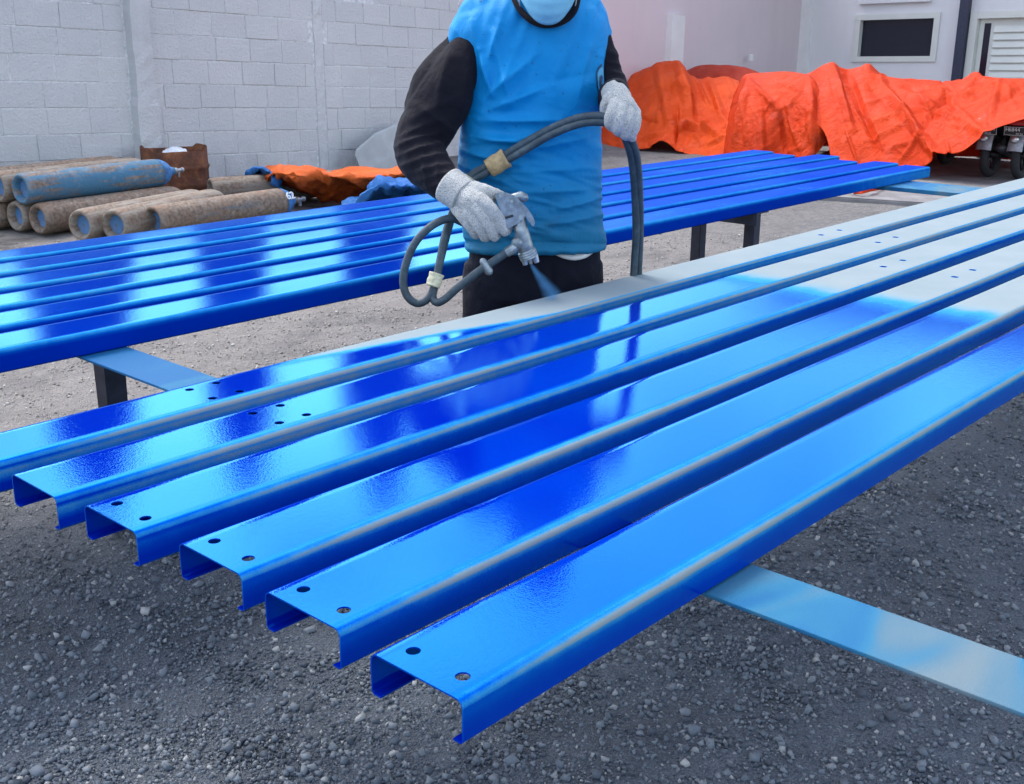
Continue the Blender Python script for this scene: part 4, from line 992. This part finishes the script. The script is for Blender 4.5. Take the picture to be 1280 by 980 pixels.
motorcycle(1227, 11.5, 'motorcycle tail with a black plate reading 6458 under the tarpaulin hem', '6458 YI', '08\u00b725', 1)
motorcycle(1266, 11.55, 'motorcycle at the right frame edge with a plate reading H 6844', 'H 6844', '05\u00b724', 2)
motorcycle(1170, 12.35, 'dark motorcycle in deep shade under the tarpaulin, left of the number plates', '', '', 3, False)

# ------------------------------------------------------------------ the worker
PD = 3.34                      # horizontal distance of the torso from the viewpoint
W_ = Vector((-FH[0], -FH[1], 0)); U_ = Vector((FH[1], -FH[0], 0)); UP = Vector((0, 0, 1))      # W_ = the way he faces, U_ = his left
def P(px, py, o=0.0): return at_dist(px, py, PD - o)
def to_px(co):
    C = (co - CN) @ RN; return 640 + FPX * C[:, 0] / -C[:, 2], 490 - FPX * C[:, 1] / -C[:, 2]
def fold_disp(folds, base=0.003, sc=9.0, seed=0, gain=1.0, wave=0.0):
    """cloth folds: (x0,y0,x1,y1,width,amp) runs of raised cloth, on the side facing the yard, plus soft unevenness all round"""
    def f(co, no):
        px, py = to_px(co); d = np.array([base * noise.fractal(Vector(c) * sc + Vector((seed, 0, 0)), 1.0, 2.0, 3) for c in co])
        face = np.clip((no @ np.array(W_)) * 1.6 + 0.35, 0, 1)
        for x0, y0, x1, y1, w, amp in folds:
            L2 = (x1 - x0) ** 2 + (y1 - y0) ** 2; t = np.clip(((px - x0) * (x1 - x0) + (py - y0) * (y1 - y0)) / L2, 0, 1)
            q = np.hypot(px - x0 - t * (x1 - x0), py - y0 - t * (y1 - y0)) / w
            d += face * gain * amp * np.exp(-np.abs(q) ** 1.25) * np.sin(np.pi * np.clip(t, 0.08, 0.92)) ** 0.7
        if wave:     # pulled cloth: upright ripples on the chest, level ones round the waist
            lowr = np.clip((py - 120) / 90, 0, 1)
            up_ = np.array([noise.noise(Vector((a * 0.085 + 0.03 * b, b * 0.016, 3.3))) for a, b in zip(px, py)]); lv = np.array([noise.noise(Vector((a * 0.014, b * 0.085 - 0.022 * a, 7.1))) for a, b in zip(px, py)])
            d += face * wave * (up_ * (1 - lowr) * np.clip((150 - py) / 60, 0.15, 1) + 1.15 * (1 - np.abs(lv) * 2) * lowr)
        return d
    return f
def chain(bm, pts, seg=16, n=5):
    """pts: (px, py, o, radius)"""
    Q = [tuple(P(p[0], p[1], p[2])) + (p[3],) for p in pts]; S = catmull(Q, n) if len(Q) > 2 else [np.array(q) for q in Q]
    bm_tube(bm, [Vector(q[:3]) for q in S], [q[3] for q in S], seg, True, True)
def loft(bm, rings, seg=40, n=4, ex=2.4, cap=True):
    """rings: (py, xl, xr, half depth, o)"""
    R_ = catmull(rings, n); out = []
    for py, xl, xr, b, o in R_:
        l = P(xl, py, o); r = P(xr, py, o); c = (l + r) / 2; a = (r - l).length / 2; u = (r - l).normalized(); row = []
        for k in range(seg):
            t = 2 * math.pi * k / seg; ct, st = math.cos(t), math.sin(t)
            row.append(bm.verts.new(c + u * a * math.copysign(abs(ct) ** (2 / ex), ct) + W_ * b * math.copysign(abs(st) ** (2 / ex), st)))
        out.append(row)
    for A, B in zip(out, out[1:]):
        for k in range(seg): bm.faces.new((A[k], A[(k + 1) % seg], B[(k + 1) % seg], B[k]))
    if cap: bm.faces.new(out[0][::-1]); bm.faces.new(out[-1])

feet = P(665, 300); worker = empty('person', (feet.x, feet.y, 0))
tag(worker, 'worker in a blue shirt, black sleeves, mask and white gloves spraying the purlins', 'person')

def build_body():
    """the body under the clothes, one skin: head, neck, trunk, limbs"""
    bm = bmesh.new()
    hc = P(685, -41, 0.13); ta = math.radians(17); HW = W_ * math.cos(ta) - UP * math.sin(ta); HU = UP * math.cos(ta) + W_ * math.sin(ta)   # head bowed to the work
    m = Matrix.Translation(hc) @ Matrix.Rotation(0.0, 4, 'X')
    r = bmesh.ops.create_icosphere(bm, subdivisions=4, radius=1.0)
    for v in r['verts']:
        c = v.co.copy(); jaw = 1 - 0.22 * max(0, -c.z) ; v.co = hc + U_ * c.x * 0.078 * jaw + HW * (c.y * 0.098 + (0.012 if c.y > 0 and c.z < 0 else 0)) + HU * c.z * 0.118
    def fp(u, w, z): return hc + U_ * u + HW * w + HU * z
    bm_tube(bm, [fp(0, 0.088, 0.022), fp(0, 0.108, -0.012), fp(0, 0.104, -0.024)], [0.010, 0.015, 0.017], 10, True, True)         # nose
    for s in (-1, 1):
        bm_tube(bm, [fp(s * 0.078, -0.008, 0.02), fp(s * 0.084, -0.016, 0.0), fp(s * 0.079, -0.008, -0.03)], [0.012, 0.016, 0.010], 8, True, True)   # ears
        bm_tube(bm, [fp(s * 0.018, 0.092, 0.034), fp(s * 0.050, 0.080, 0.036)], [0.009, 0.008], 8, True, True)                                         # brow
    bm_tube(bm, [fp(-0.022, 0.094, -0.055), fp(0, 0.100, -0.055), fp(0.022, 0.094, -0.055)], [0.008, 0.010, 0.008], 8, True, True)                      # mouth
    bm_tube(bm, [hc + UP * -0.03 - W_ * 0.05, P(683, 0, 0.03), P(680, 30, 0.0)], [0.056, 0.058, 0.075], 18, True, True)
    loft(bm, [(-2, 620, 735, .07, .02), (30, 585, 745, .095, .02), (100, 598, 742, .105, .02), (200, 592, 735, .105, .01), (300, 596, 740, .105, .01)], 28, 3)
    chain(bm, [(600, 60, .05, .05), (535, 150, .07, .045), (523, 185, .10, .042), (545, 217, .19, .036), (578, 240, .28, .028)], 12)
    chain(bm, [(738, 50, .0, .048), (757, 95, -.02, .042), (768, 135, .03, .038), (770, 122, .18, .03), (773, 120, .24, .027)], 12)
    for s, hx in ((-1, 628), (1, 706)):
        h = P(hx, 300, 0.0); k = Vector((h.x, h.y, 0.44)) + W_ * 0.03; a = Vector((h.x, h.y, 0.07)) - W_ * 0.02
        bm_tube(bm, [h, h.lerp(k, 0.5), k, k.lerp(a, 0.4), a], [0.085, 0.075, 0.055, 0.052, 0.038], 14, True, True)
    o = remesh_obj('body', bm, 0.0075, 3, M['skin'], worker)
    # eyes
    for s in (-1, 1):
        b = bmesh.new(); bmesh.ops.create_uvsphere(b, u_segments=16, v_segments=10, radius=0.0110); b.transform(Matrix.Translation(fp(s * 0.033, 0.0775, 0.014)))
        e = bm_obj('eye', b, M['white_paint'], worker, True)
        b = bmesh.new(); bmesh.ops.create_uvsphere(b, u_segments=12, v_segments=8, radius=0.0058); b.transform(Matrix.Translation(fp(s * 0.033, 0.0842, 0.0095))); bm_obj('iris', b, M['black'], e, True)
        b = bmesh.new(); bmesh.ops.create_uvsphere(b, u_segments=18, v_segments=14, radius=0.0128); b.transform(Matrix.Translation(fp(s * 0.033, 0.0772, 0.0145)))
        bmesh.ops.delete(b, geom=[v for v in b.verts if (v.co - fp(s * 0.033, 0.0772, 0.0145)).dot(HU) < 0.0005], context='VERTS'); bm_obj('eyelid', b, M['skin'], worker, True)
    # short black hair: cap of the skull plus fringe
    b = bmesh.new(); r = bmesh.ops.create_icosphere(b, subdivisions=4, radius=1.0)
    for v in r['verts']:
        c = v.co.copy(); k = 1.10 + 0.06 * fbm(c, 6); v.co = hc + U_ * c.x * 0.085 * k + HW * (c.y * 0.102 * k - 0.004) + HU * (c.z * 0.132 * k + 0.008)
    dl = [v for v in b.verts if (v.co - hc).dot(HU) < 0.045 + 0.35 * max(-0.23, (v.co - hc).dot(HW)) and not ((v.co - hc).dot(HW) < -0.02 and (v.co - hc).dot(HU) > -0.05)]
    bmesh.ops.delete(b, geom=dl, context='VERTS'); bm_obj('hair', b, M['hair'], worker, True)
    # pleated surgical mask
    b = bmesh.new(); rows = []
    for i in range(15):
        v = i / 14; row = []
        for k in range(21):
            t = -1 + 2 * k / 20; ang = t * 1.12; rad = 0.100 + 0.018 * math.sin(math.pi * v) * (1 - t * t) + (0.0022 if (i // 2) % 2 else 0) * (1 - abs(t))
            row.append(b.verts.new(hc + U_ * math.sin(ang) * rad * 0.86 * (1 - 0.22 * v ** 3) + HW * (math.cos(ang) * rad * 1.06 + 0.012 * (1 - t * t)) + HU * (0.004 - 0.120 * v * (1 - 0.34 * t * t * v) - 0.004 * t * t)))
        rows.append(row)
    for A, B in zip(rows, rows[1:]):
        for k in range(20): b.faces.new((A[k], A[k + 1], B[k + 1], B[k]))
    mk = bm_obj('face_mask', b, M['mask'], worker, True)
    sm = mk.modifiers.new('t', 'SOLIDIFY'); sm.thickness = 0.002; me = evaluated(mk); mk.modifiers.clear(); mk.data = me
    for s in (-1, 1):
        b = bmesh.new(); bm_tube(b, [fp(s * 0.080, 0.045, -0.01), fp(s * 0.086, 0.0, 0.012), fp(s * 0.086, -0.018, -0.005), fp(s * 0.084, 0.0, -0.04), fp(s * 0.074, 0.045, -0.09)], 0.0016, 6); bm_obj('ear_loop', b, M['white_cloth'], mk, True)
build_body()

def build_clothes():
    # shirt
    bm = bmesh.new()
    loft(bm, [(-30, 652, 718, .062, .02), (-14, 622, 736, .085, .02), (2, 592, 744, .108, .025), (22, 568, 757, .122, .03), (45, 561, 761, .130, .03), (75, 570, 758, .135, .03), (110, 578, 755, .138, .03), (150, 576, 752, .138, .025),
              (200, 573, 751, .138, .02), (245, 573, 750, .136, .02), (274, 578, 753, .134, .02), (292, 581, 756, .136, .02), (307, 583, 757, .136, .02)], 56, 5)
    chain(bm, [(650, 10, .02, .085), (610, 26, .04, .082), (586, 44, .055, .060)], 20)
    chain(bm, [(712, 10, .02, .078), (732, 24, .03, .064), (745, 42, .03, .046)], 20)
    folds = [(602, 62, 618, 118, 6, .012), (616, 40, 640, 130, 8, .009), (640, 60, 628, 150, 9, .007), (606, 125, 668, 70, 9, .010), (605, 140, 690, 105, 8, .008), (600, 150, 700, 150, 7, .009), (590, 170, 660, 178, 5, .010),
             (580, 188, 650, 205, 5, .010), (578, 205, 630, 226, 5, .008), (576, 222, 610, 236, 4, .007), (590, 178, 720, 165, 5, .006), (650, 190, 745, 168, 6, .006), (640, 215, 740, 210, 6, .005), (650, 240, 748, 235, 6, .006),
             (690, 262, 750, 246, 6, .008), (660, 285, 752, 268, 6, .007), (600, 262, 660, 292, 7, .006), (735, 60, 720, 130, 8, .006), (752, 70, 748, 130, 5, .007), (700, 50, 690, 120, 14, .005), (655, 110, 745, 90, 12, -.004),
             (580, 302, 756, 305, 2.2, -.006), (582, 311, 756, 314, 3.5, .004), (620, 240, 640, 280, 8, -.005), (625, 30, 612, 80, 6, .009), (588, 20, 600, 60, 6, .006)]
    sh = remesh_obj('shirt', bm, 0.0048, 1, M['shirt'], worker, fold_disp([(a, b_, c, d_, w_ * 0.85, m_) for a, b_, c, d_, w_, m_ in folds], 0.005, 6, 1, 2.3, 0.006))
    # collar band
    b = bmesh.new(); pts = []
    for k in range(25):
        t = k / 24; a = math.radians(-25 + 230 * t); pts.append(None)
    C = [(640, -6, .12), (646, 8, .150), (656, 21, .166), (670, 30, .175), (686, 32.5, .178), (702, 29, .175), (714, 21, .165), (721, 10, .15), (724, -4, .12)]
    S = catmull([tuple(P(*c)) for c in C], 5); rings = []
    for i, q in enumerate(S):
        q = Vector(q); up = (P(684, -40, 0.03) - q).normalized(); wdt = 0.016; rings.append([b.verts.new(q - up * wdt * 0.5 + W_ * 0.002), b.verts.new(q + W_ * 0.006), b.verts.new(q + up * wdt * 0.6 + W_ * 0.003), b.verts.new(q + up * wdt * 1.5 - W_ * 0.02)])
    for A, B in zip(rings, rings[1:]):
        for k in range(3): b.faces.new((A[k], A[k + 1], B[k + 1], B[k]))
    cl = bm_obj('collar', b, M['black_fabric'], sh, True)
    # white undershirt hem
    b = bmesh.new(); L_ = [(690, 317, .128), (704, 323, .140), (718, 325.5, .141), (731, 323, .134), (741, 317, .105)]; rr = []
    for q in catmull([tuple(P(*c)) for c in L_], 4): q = Vector(q); rr.append([b.verts.new(q + UP * 0.018 - W_ * 0.03), b.verts.new(q + UP * 0.01), b.verts.new(q), b.verts.new(q - W_ * 0.012 + UP * 0.002)])
    for A, B in zip(rr, rr[1:]):
        for k in range(3): b.faces.new((A[k], A[k + 1], B[k + 1], B[k]))
    bm_obj('undershirt_hem', b, M['white_cloth'], worker, True)
    # sleeves
    bm = bmesh.new(); chain(bm, [(584, 72, .085, .064), (573, 92, .095, .073), (556, 120, .10, .080), (537, 153, .11, .079), (525, 184, .135, .074), (532, 205, .18, .067), (550, 223, .235, .052), (565, 234, .272, .042)], 22, 5)
    chain(bm, [(570, 66, .04, .05), (548, 102, .07, .066), (535, 140, .09, .07)], 16)
    fo = [(500, 172, 545, 150, 4, .006), (494, 184, 552, 165, 4, .007), (496, 196, 560, 178, 4, .008), (502, 207, 566, 192, 4, .008), (510, 217, 572, 205, 4, .007), (520, 226, 578, 214, 3.5, .006), (530, 236, 582, 222, 3.5, .006), (545, 248, 588, 228, 3, .005),
          (520, 130, 575, 170, 7, .008), (515, 150, 570, 120, 7, .006), (560, 70, 545, 140, 8, .008), (585, 75, 575, 150, 8, .008), (600, 90, 590, 150, 6, -.006), (528, 190, 535, 228, 4, .004), (545, 195, 552, 240, 4, .004)]
    remesh_obj('sleeve', bm, 0.0055, 2, M['black_fabric'], worker, fold_disp(fo, 0.006, 12, 3, 1.6))
    bm = bmesh.new(); chain(bm, [(742, 50, .03, .050), (749, 72, .03, .052), (757, 96, .04, .050), (765, 120, .09, .047), (768, 118, .17, .042), (768, 116, .225, .037)], 20, 5)
    fo = [(755, 62, 776, 72, 3.5, .005), (757, 76, 778, 84, 3, .006), (760, 88, 782, 96, 3, .006), (762, 100, 784, 106, 3, .005)]
    remesh_obj('sleeve', bm, 0.005, 2, M['black_fabric'], worker, fold_disp(fo, 0.005, 14, 5))
    # chest crest, printed
    def patch(poly, mat, name, lift, par):
        b = bmesh.new(); vs = []
        dg = bpy.context.evaluated_depsgraph_get(); bpy.context.view_layer.update()
        inv = sh.matrix_world.inverted()
        for px, py in poly:
            r = ray(px, py); d = Vector(r / np.linalg.norm(r)); hit, loc, nor, _ = sh.ray_cast(inv @ Vector(CN), (inv.to_3x3() @ d).normalized())
            q = sh.matrix_world @ loc if hit else P(px, py, .1); vs.append(b.verts.new(q - d * lift))
        b.faces.new(vs); bmesh.ops.triangulate(b, faces=b.faces[:]); return bm_obj(name, b, mat, par)
    bpy.context.view_layer.update()
    out = [(745.5, 91), (748, 84), (752.5, 79.5), (755.5, 83), (756.5, 90), (756, 106), (754, 116), (751, 121), (748, 117), (746, 108)]
    inn = [(747, 92), (749, 86.5), (752.4, 83), (754.3, 86), (755, 92), (754.6, 105), (753, 113), (751, 117), (749, 114), (747.4, 107)]
    c = patch(out, M['crest'], 'crest', 0.003, sh); patch(inn, M['crest2'], 'crest_field', 0.0042, c)
    patch([(749.4, 96), (752.5, 93), (753.6, 97), (752, 104), (753, 109), (750.5, 112), (749.2, 106)], M['crest'], 'crest_emblem', 0.0054, c)
    # trousers
    bm = bmesh.new(); loft(bm, [(292, 588, 748, .118, .012), (318, 585, 751, .122, .012), (345, 582, 752, .124, .012), (368, 581, 752, .122, .012)], 40, 4)
    for s, hx, fx in ((-1, 622, -0.02), (1, 712, 0.02)):
        h = P(hx, 330, 0.01); k = Vector((h.x, h.y, 0.42)) + W_ * 0.03 + U_ * fx; a = Vector((h.x, h.y, 0.06)) - W_ * 0.02 + U_ * fx
        bm_tube(bm, [h, h.lerp(k, 0.35), k, k.lerp(a, 0.5), a], [0.104, 0.100, 0.083, 0.078, 0.075], 24, True, False)
    fo = [(600, 330, 650, 352, 7, .007), (598, 350, 640, 368, 6, .006), (690, 320, 694, 400, 5, -.012), (700, 330, 740, 372, 7, .006), (606, 370, 660, 378, 6, .006), (720, 345, 748, 340, 5, .005)]
    remesh_obj('trousers', bm, 0.0075, 2, M['trouser'], worker, fold_disp(fo, 0.006, 8, 8))
    for s, hx in ((-1, 622), (1, 712)):
        h = P(hx, 330, 0.01); b = bmesh.new(); c = Vector((h.x, h.y, 0)) + U_ * 0.02 * s
        bm_tube(b, [c - W_ * 0.09 + UP * 0.045, c - W_ * 0.04 + UP * 0.05, c + W_ * 0.05 + UP * 0.045, c + W_ * 0.15 + UP * 0.034], [0.036, 0.046, 0.048, 0.036], 14, True, True)
        for v in b.verts: v.co.z = max(v.co.z, 0.002)
        bm_obj('shoe', b, M['boot'], worker, True)
build_clothes()

def build_gloves():
    # his right hand, closed round the gun's grip; back of the hand to the yard
    bm = bmesh.new()
    chain(bm, [(574, 239, .285, .040), (583, 245, .30, .041)], 18)                                   # wrist
    chain(bm, [(583, 246, .305, .040), (594, 254, .322, .041), (604, 259, .33, .036)], 18)            # palm
    chain(bm, [(578, 258, .30, .034), (590, 270, .322, .034), (600, 270, .33, .030)], 16)
    F4 = [[(601, 249, .352, .021), (614, 261, .366, .0205), (625, 276, .366, .019), (631, 289, .350, .017)],
          [(595, 259, .350, .021), (606, 272, .362, .020), (614, 286, .358, .0185), (618, 296, .340, .016)],
          [(586, 265, .340, .020), (596, 278, .350, .019), (603, 290, .346, .0175), (607, 297, .330, .015)],
          [(576, 268, .325, .018), (584, 279, .334, .017), (591, 288, .330, .016), (595, 294, .316, .014)]]
    for f in F4: chain(bm, [(a, b_, c, r * 0.86) for a, b_, c, r in f] + [(f[-1][0] + 5, f[-1][1] - 8, f[-1][2] - 0.035, f[-1][3] * 0.82)], 14, 4)
    chain(bm, [(592, 236, .31, .022), (605, 238, .325, .018), (617, 242, .322, .016), (626, 245, .305, .0145)], 14, 4)   # thumb over the top
    remesh_obj('glove', bm, 0.0024, 1, M['glove'], worker, fold_disp([(570, 232, 600, 262, 3, .002), (585, 240, 600, 275, 4, -.002)], 0.0012, 60, 2))
    b = bmesh.new(); c0 = P(560, 231, .27); c1 = P(581, 246, .298)
    pts = [c0.lerp(c1, t) for t in np.linspace(0, 1, 12)]; bm_tube(b, pts, [0.0495 + 0.0016 * (i % 2) - 0.0003 * i for i in range(12)], 40, True)
    bm_obj('glove_cuff', b, M['glove'], worker, True)
    # his left hand, a fist round the two hoses
    bm = bmesh.new()
    chain(bm, [(768, 117, .235, .036), (772, 124, .25, .038)], 18)
    chain(bm, [(771, 126, .255, .037), (778, 136, .268, .039), (786, 144, .268, .034)], 18)
    F4 = [[(768, 131, .295, .0185), (764, 143, .312, .0185), (762, 153, .310, .0175), (765, 158, .285, .016)],
          [(777, 136, .300, .019), (774, 149, .316, .0185), (771, 160, .310, .0175), (774, 165, .282, .016)],
          [(787, 141, .298, .0185), (785, 154, .310, .018), (781, 166, .302, .017), (783, 170, .275, .0155)],
          [(795, 146, .286, .017), (794, 158, .297, .0165), (789, 169, .288, .0155), (790, 172, .265, .014)]]
    for f in F4: chain(bm, [(a, b_, c, r * 0.88) for a, b_, c, r in f], 14, 4)
    chain(bm, [(762, 124, .27, .019), (757, 134, .265, .0165), (758, 145, .25, .015), (763, 150, .235, .014)], 14, 4)
    remesh_obj('glove', bm, 0.0024, 1, M['glove'], worker, fold_disp([], 0.0012, 60, 4))
build_gloves()

# ------------------------------------------------------------------ spray gun
def build_gun():
    root = empty('spray_gun', P(640, 270, .33)); tag(root, "grey metal paint spray gun in the worker's right hand", 'spray gun')
    def prism(poly, o0, o1, name, mat, bev=0.003, par=root):
        b = bmesh.new(); A = [b.verts.new(P(x, y, o1)) for x, y in poly]; B = [b.verts.new(P(x, y, o0)) for x, y in poly]; n = len(poly)
        b.faces.new(A); b.faces.new(B[::-1])
        for i in range(n): b.faces.new((A[i], B[i], B[(i + 1) % n], A[(i + 1) % n]))
        bmesh.ops.bevel(b, geom=b.edges[:], offset=bev, segments=2, affect='EDGES'); return bm_obj(name, b, mat, par)
    # handle and head plate
    prism([(618, 243), (628, 239), (640, 243), (650, 250), (658, 262), (656, 274), (645, 281), (634, 287), (627, 268)], .322, .372, 'body', M['gun'], 0.004)
    prism([(646, 249), (652, 252), (662, 264), (668, 274), (669, 281), (665, 284), (662, 276), (654, 268)], .330, .362, 'trigger_guard', M['gun'])
    prism([(631, 271), (641, 268), (642, 271), (632, 274)], .372, .375, 'slot', M['black'], 0.0005)
    for x, y, r in ((627, 243, .010), (651, 272, .007), (640, 252, .006)):
        b = bmesh.new(); d = W_; bm_tube(b, [P(x, y, .36), P(x, y, .377)], [r * 0.8, r * 0.8], 12); bm_obj('screw', b, M['gun'], root)
    b = bmesh.new(); bm_tube(b, [P(640, 247, .35), P(651, 245, .35), P(655, 247, .35)], [.010, .013, .012], 14, True, True); bm_obj('adjusting_knob', b, M['gun'], root, True)
    b = bmesh.new(); S = [(648, 274, .352), (652, 290, .352), (656, 306, .35), (659, 318, .348)]; bm_tube(b, [P(*c) for c in S], [.019, .019, .0215, .0215], 22); bm_obj('barrel', b, M['gun'], root, True)
    b = bmesh.new(); bm_tube(b, [P(647, 303, .36), P(652, 306, .35)], [.017, .017], 16, True, True); bm_obj('paint_inlet', b, M['gun'], root, True)
    b = bmesh.new(); a, c = P(657.5, 312, .349), P(662, 323, .347); pts = [a.lerp(c, t) for t in np.linspace(0, 1, 9)]
    bm_tube(b, pts, [.0215, .025, .0245, .0255, .0245, .0255, .0245, .025, .020], 28); bm_obj('collar_ring', b, M['gun'], root)
    for x0, y0, x1, y1 in ((655, 322, 657, 331), (668, 319, 671, 328)):
        b = bmesh.new(); bm_tube(b, [P(x0, y0, .352), P(x1, y1, .352)], [.010, .007], 12, True, False); bm_obj('air_horn', b, M['chrome'], root)
    b = bmesh.new(); bm_tube(b, [P(661, 321, .349), P(664, 330, .349)], [.010, .004], 12); bm_obj('nozzle', b, M['grey_metal'], root)
    b = bmesh.new(); bm_tube(b, [P(646, 307, .36), P(640, 312, .362), P(633, 316, .362)], [.012, .014, .013], 14); bm_obj('hose_fitting', b, M['gun'], root)
build_gun()

# ------------------------------------------------------------------ hoses
def hose(pts, label, r=0.0108):
    Q = [tuple(P(*p)) if len(p) == 3 else tuple(p[:3]) for p in pts]; S = catmull(Q, 8); b = bmesh.new(); bm_tube(b, [Vector(q) for q in S], r, 12)
    return tag(bm_obj('spray_hose', b, M['hose'], None, True), label, 'hose', 'hoses of the spray gun')
g1 = P(798, 345, .05); g2 = P(792, 345, .07)
hose([(636, 314, .362), (618, 326, .364), (596, 341, .37), (572, 360, .375), (556, 374, .375), (546, 378, .37), (541, 370, .355), (546, 345, .335), (553, 315, .31), (560, 288, .27), (568, 262, .22), (584, 224, .20), (612, 206, .19), (650, 182, .20), (690, 160, .22), (725, 147, .245), (755, 145, .27),
      (774, 150, .278), (786, 168, .265), (795, 192, .20), (799, 230, .13), (800, 290, .07), (798, 345, .05), (g1.x + .02, g1.y + .01, .40, 0), (g1.x + .0, g1.y + .02, .12, 0), (g1.x + .12, g1.y + .10, .014, 0), (g1.x + .6, g1.y + .05, .012, 0), (g1.x + 1.6, g1.y + .10, .012, 0)],
     "grey hose joined to the gun's front, crossing the worker's belly to his left hand")
hose([(588, 282, .30), (578, 278, .29), (562, 273, .30), (540, 282, .325), (520, 302, .34), (508, 328, .35), (504, 352, .355), (509, 370, .36), (521, 379, .362), (534, 374, .36), (543, 358, .345), (550, 326, .325), (556, 296, .295), (564, 270, .24), (580, 232, .205), (608, 216, .195), (650, 191, .205), (690, 168, .225), (728, 154, .25), (756, 153, .272),
      (772, 158, .272), (781, 172, .255), (789, 196, .195), (793, 232, .13), (795, 290, .085), (792, 345, .07), (g2.x, g2.y, .40, 0), (g2.x - .02, g2.y + .02, .12, 0), (g2.x + .08, g2.y + .12, .014, 0), (g2.x + .6, g2.y + .13, .012, 0), (g2.x + 1.6, g2.y + .2, .012, 0)],
     "grey hose looping low by the worker's right hand before rising to his left fist")
def tape(a, c, o0, o1, mat, label, r=0.027):
    A = P(a[0], a[1], o0); B = P(c[0], c[1], o1); b = bmesh.new(); pts = [A.lerp(B, t) for t in np.linspace(0, 1, 10)]
    bm_tube(b, pts, [r * (1 + 0.05 * math.sin(5 * i)) for i in range(10)], 20)
    ax = (B - A).normalized(); n = W_ - ax * W_.dot(ax); n.normalize()
    for v in b.verts:       # wraps flat over the pair of hoses
        q = v.co - A; d = q.dot(n); v.co -= n * d * 0.25
    tag(bm_obj('tape_wrap', b, mat, None, True), label, 'tape', 'tape round the hoses')
tape((611, 211), (633, 197), .192, .196, M['tape'], "brown tape binding both hoses in front of the worker's belly")
tape((541, 358), (546, 342), .352, .340, M['tape_y'], 'pale yellow tape binding the hose loop at the lower left', 0.020)
tape((584, 228), (588, 222), .203, .20, M['tape_y'], "short yellow tape on the hoses just above the right glove's cuff", 0.022)
b = bmesh.new(); bm_tube(b, [P(604, 327, .372), P(611, 339, .372)], [.010, .012], 10, True, True)
tag(bm_obj('hose_clip', b, M['gun'], None, True), 'small grey clip on the lower hose beside the trousers', 'clip')

# ------------------------------------------------------------------ fan of paint mist from the nozzle
def build_mist():
    a = P(664, 331, .349); t = Vector((2.30, 1.915, ZT + 0.004)); c = on_z(694, 374, ZT + 0.004); d = (c - a); L = d.length; d.normalize()
    u, v = frame(d); m = Matrix((u, v, -d)).transposed()
    if m.determinant() < 0: m = Matrix((v, u, -d)).transposed()
    b = bmesh.new(); bm_lathe(b, [(0.0, 0.0), (0.006, -0.001), (0.006 + 0.24 * L * 0.97, -L * 0.97), (0.0, -L * 0.97)], 28)
    o = bm_obj('paint_mist', b, M['mist'], None); mm = m.to_4x4(); mm.translation = a; o.matrix_world = mm
    tag(o, 'blue paint mist fanning from the spray gun onto the steel', 'mist', kind='stuff')
build_mist()
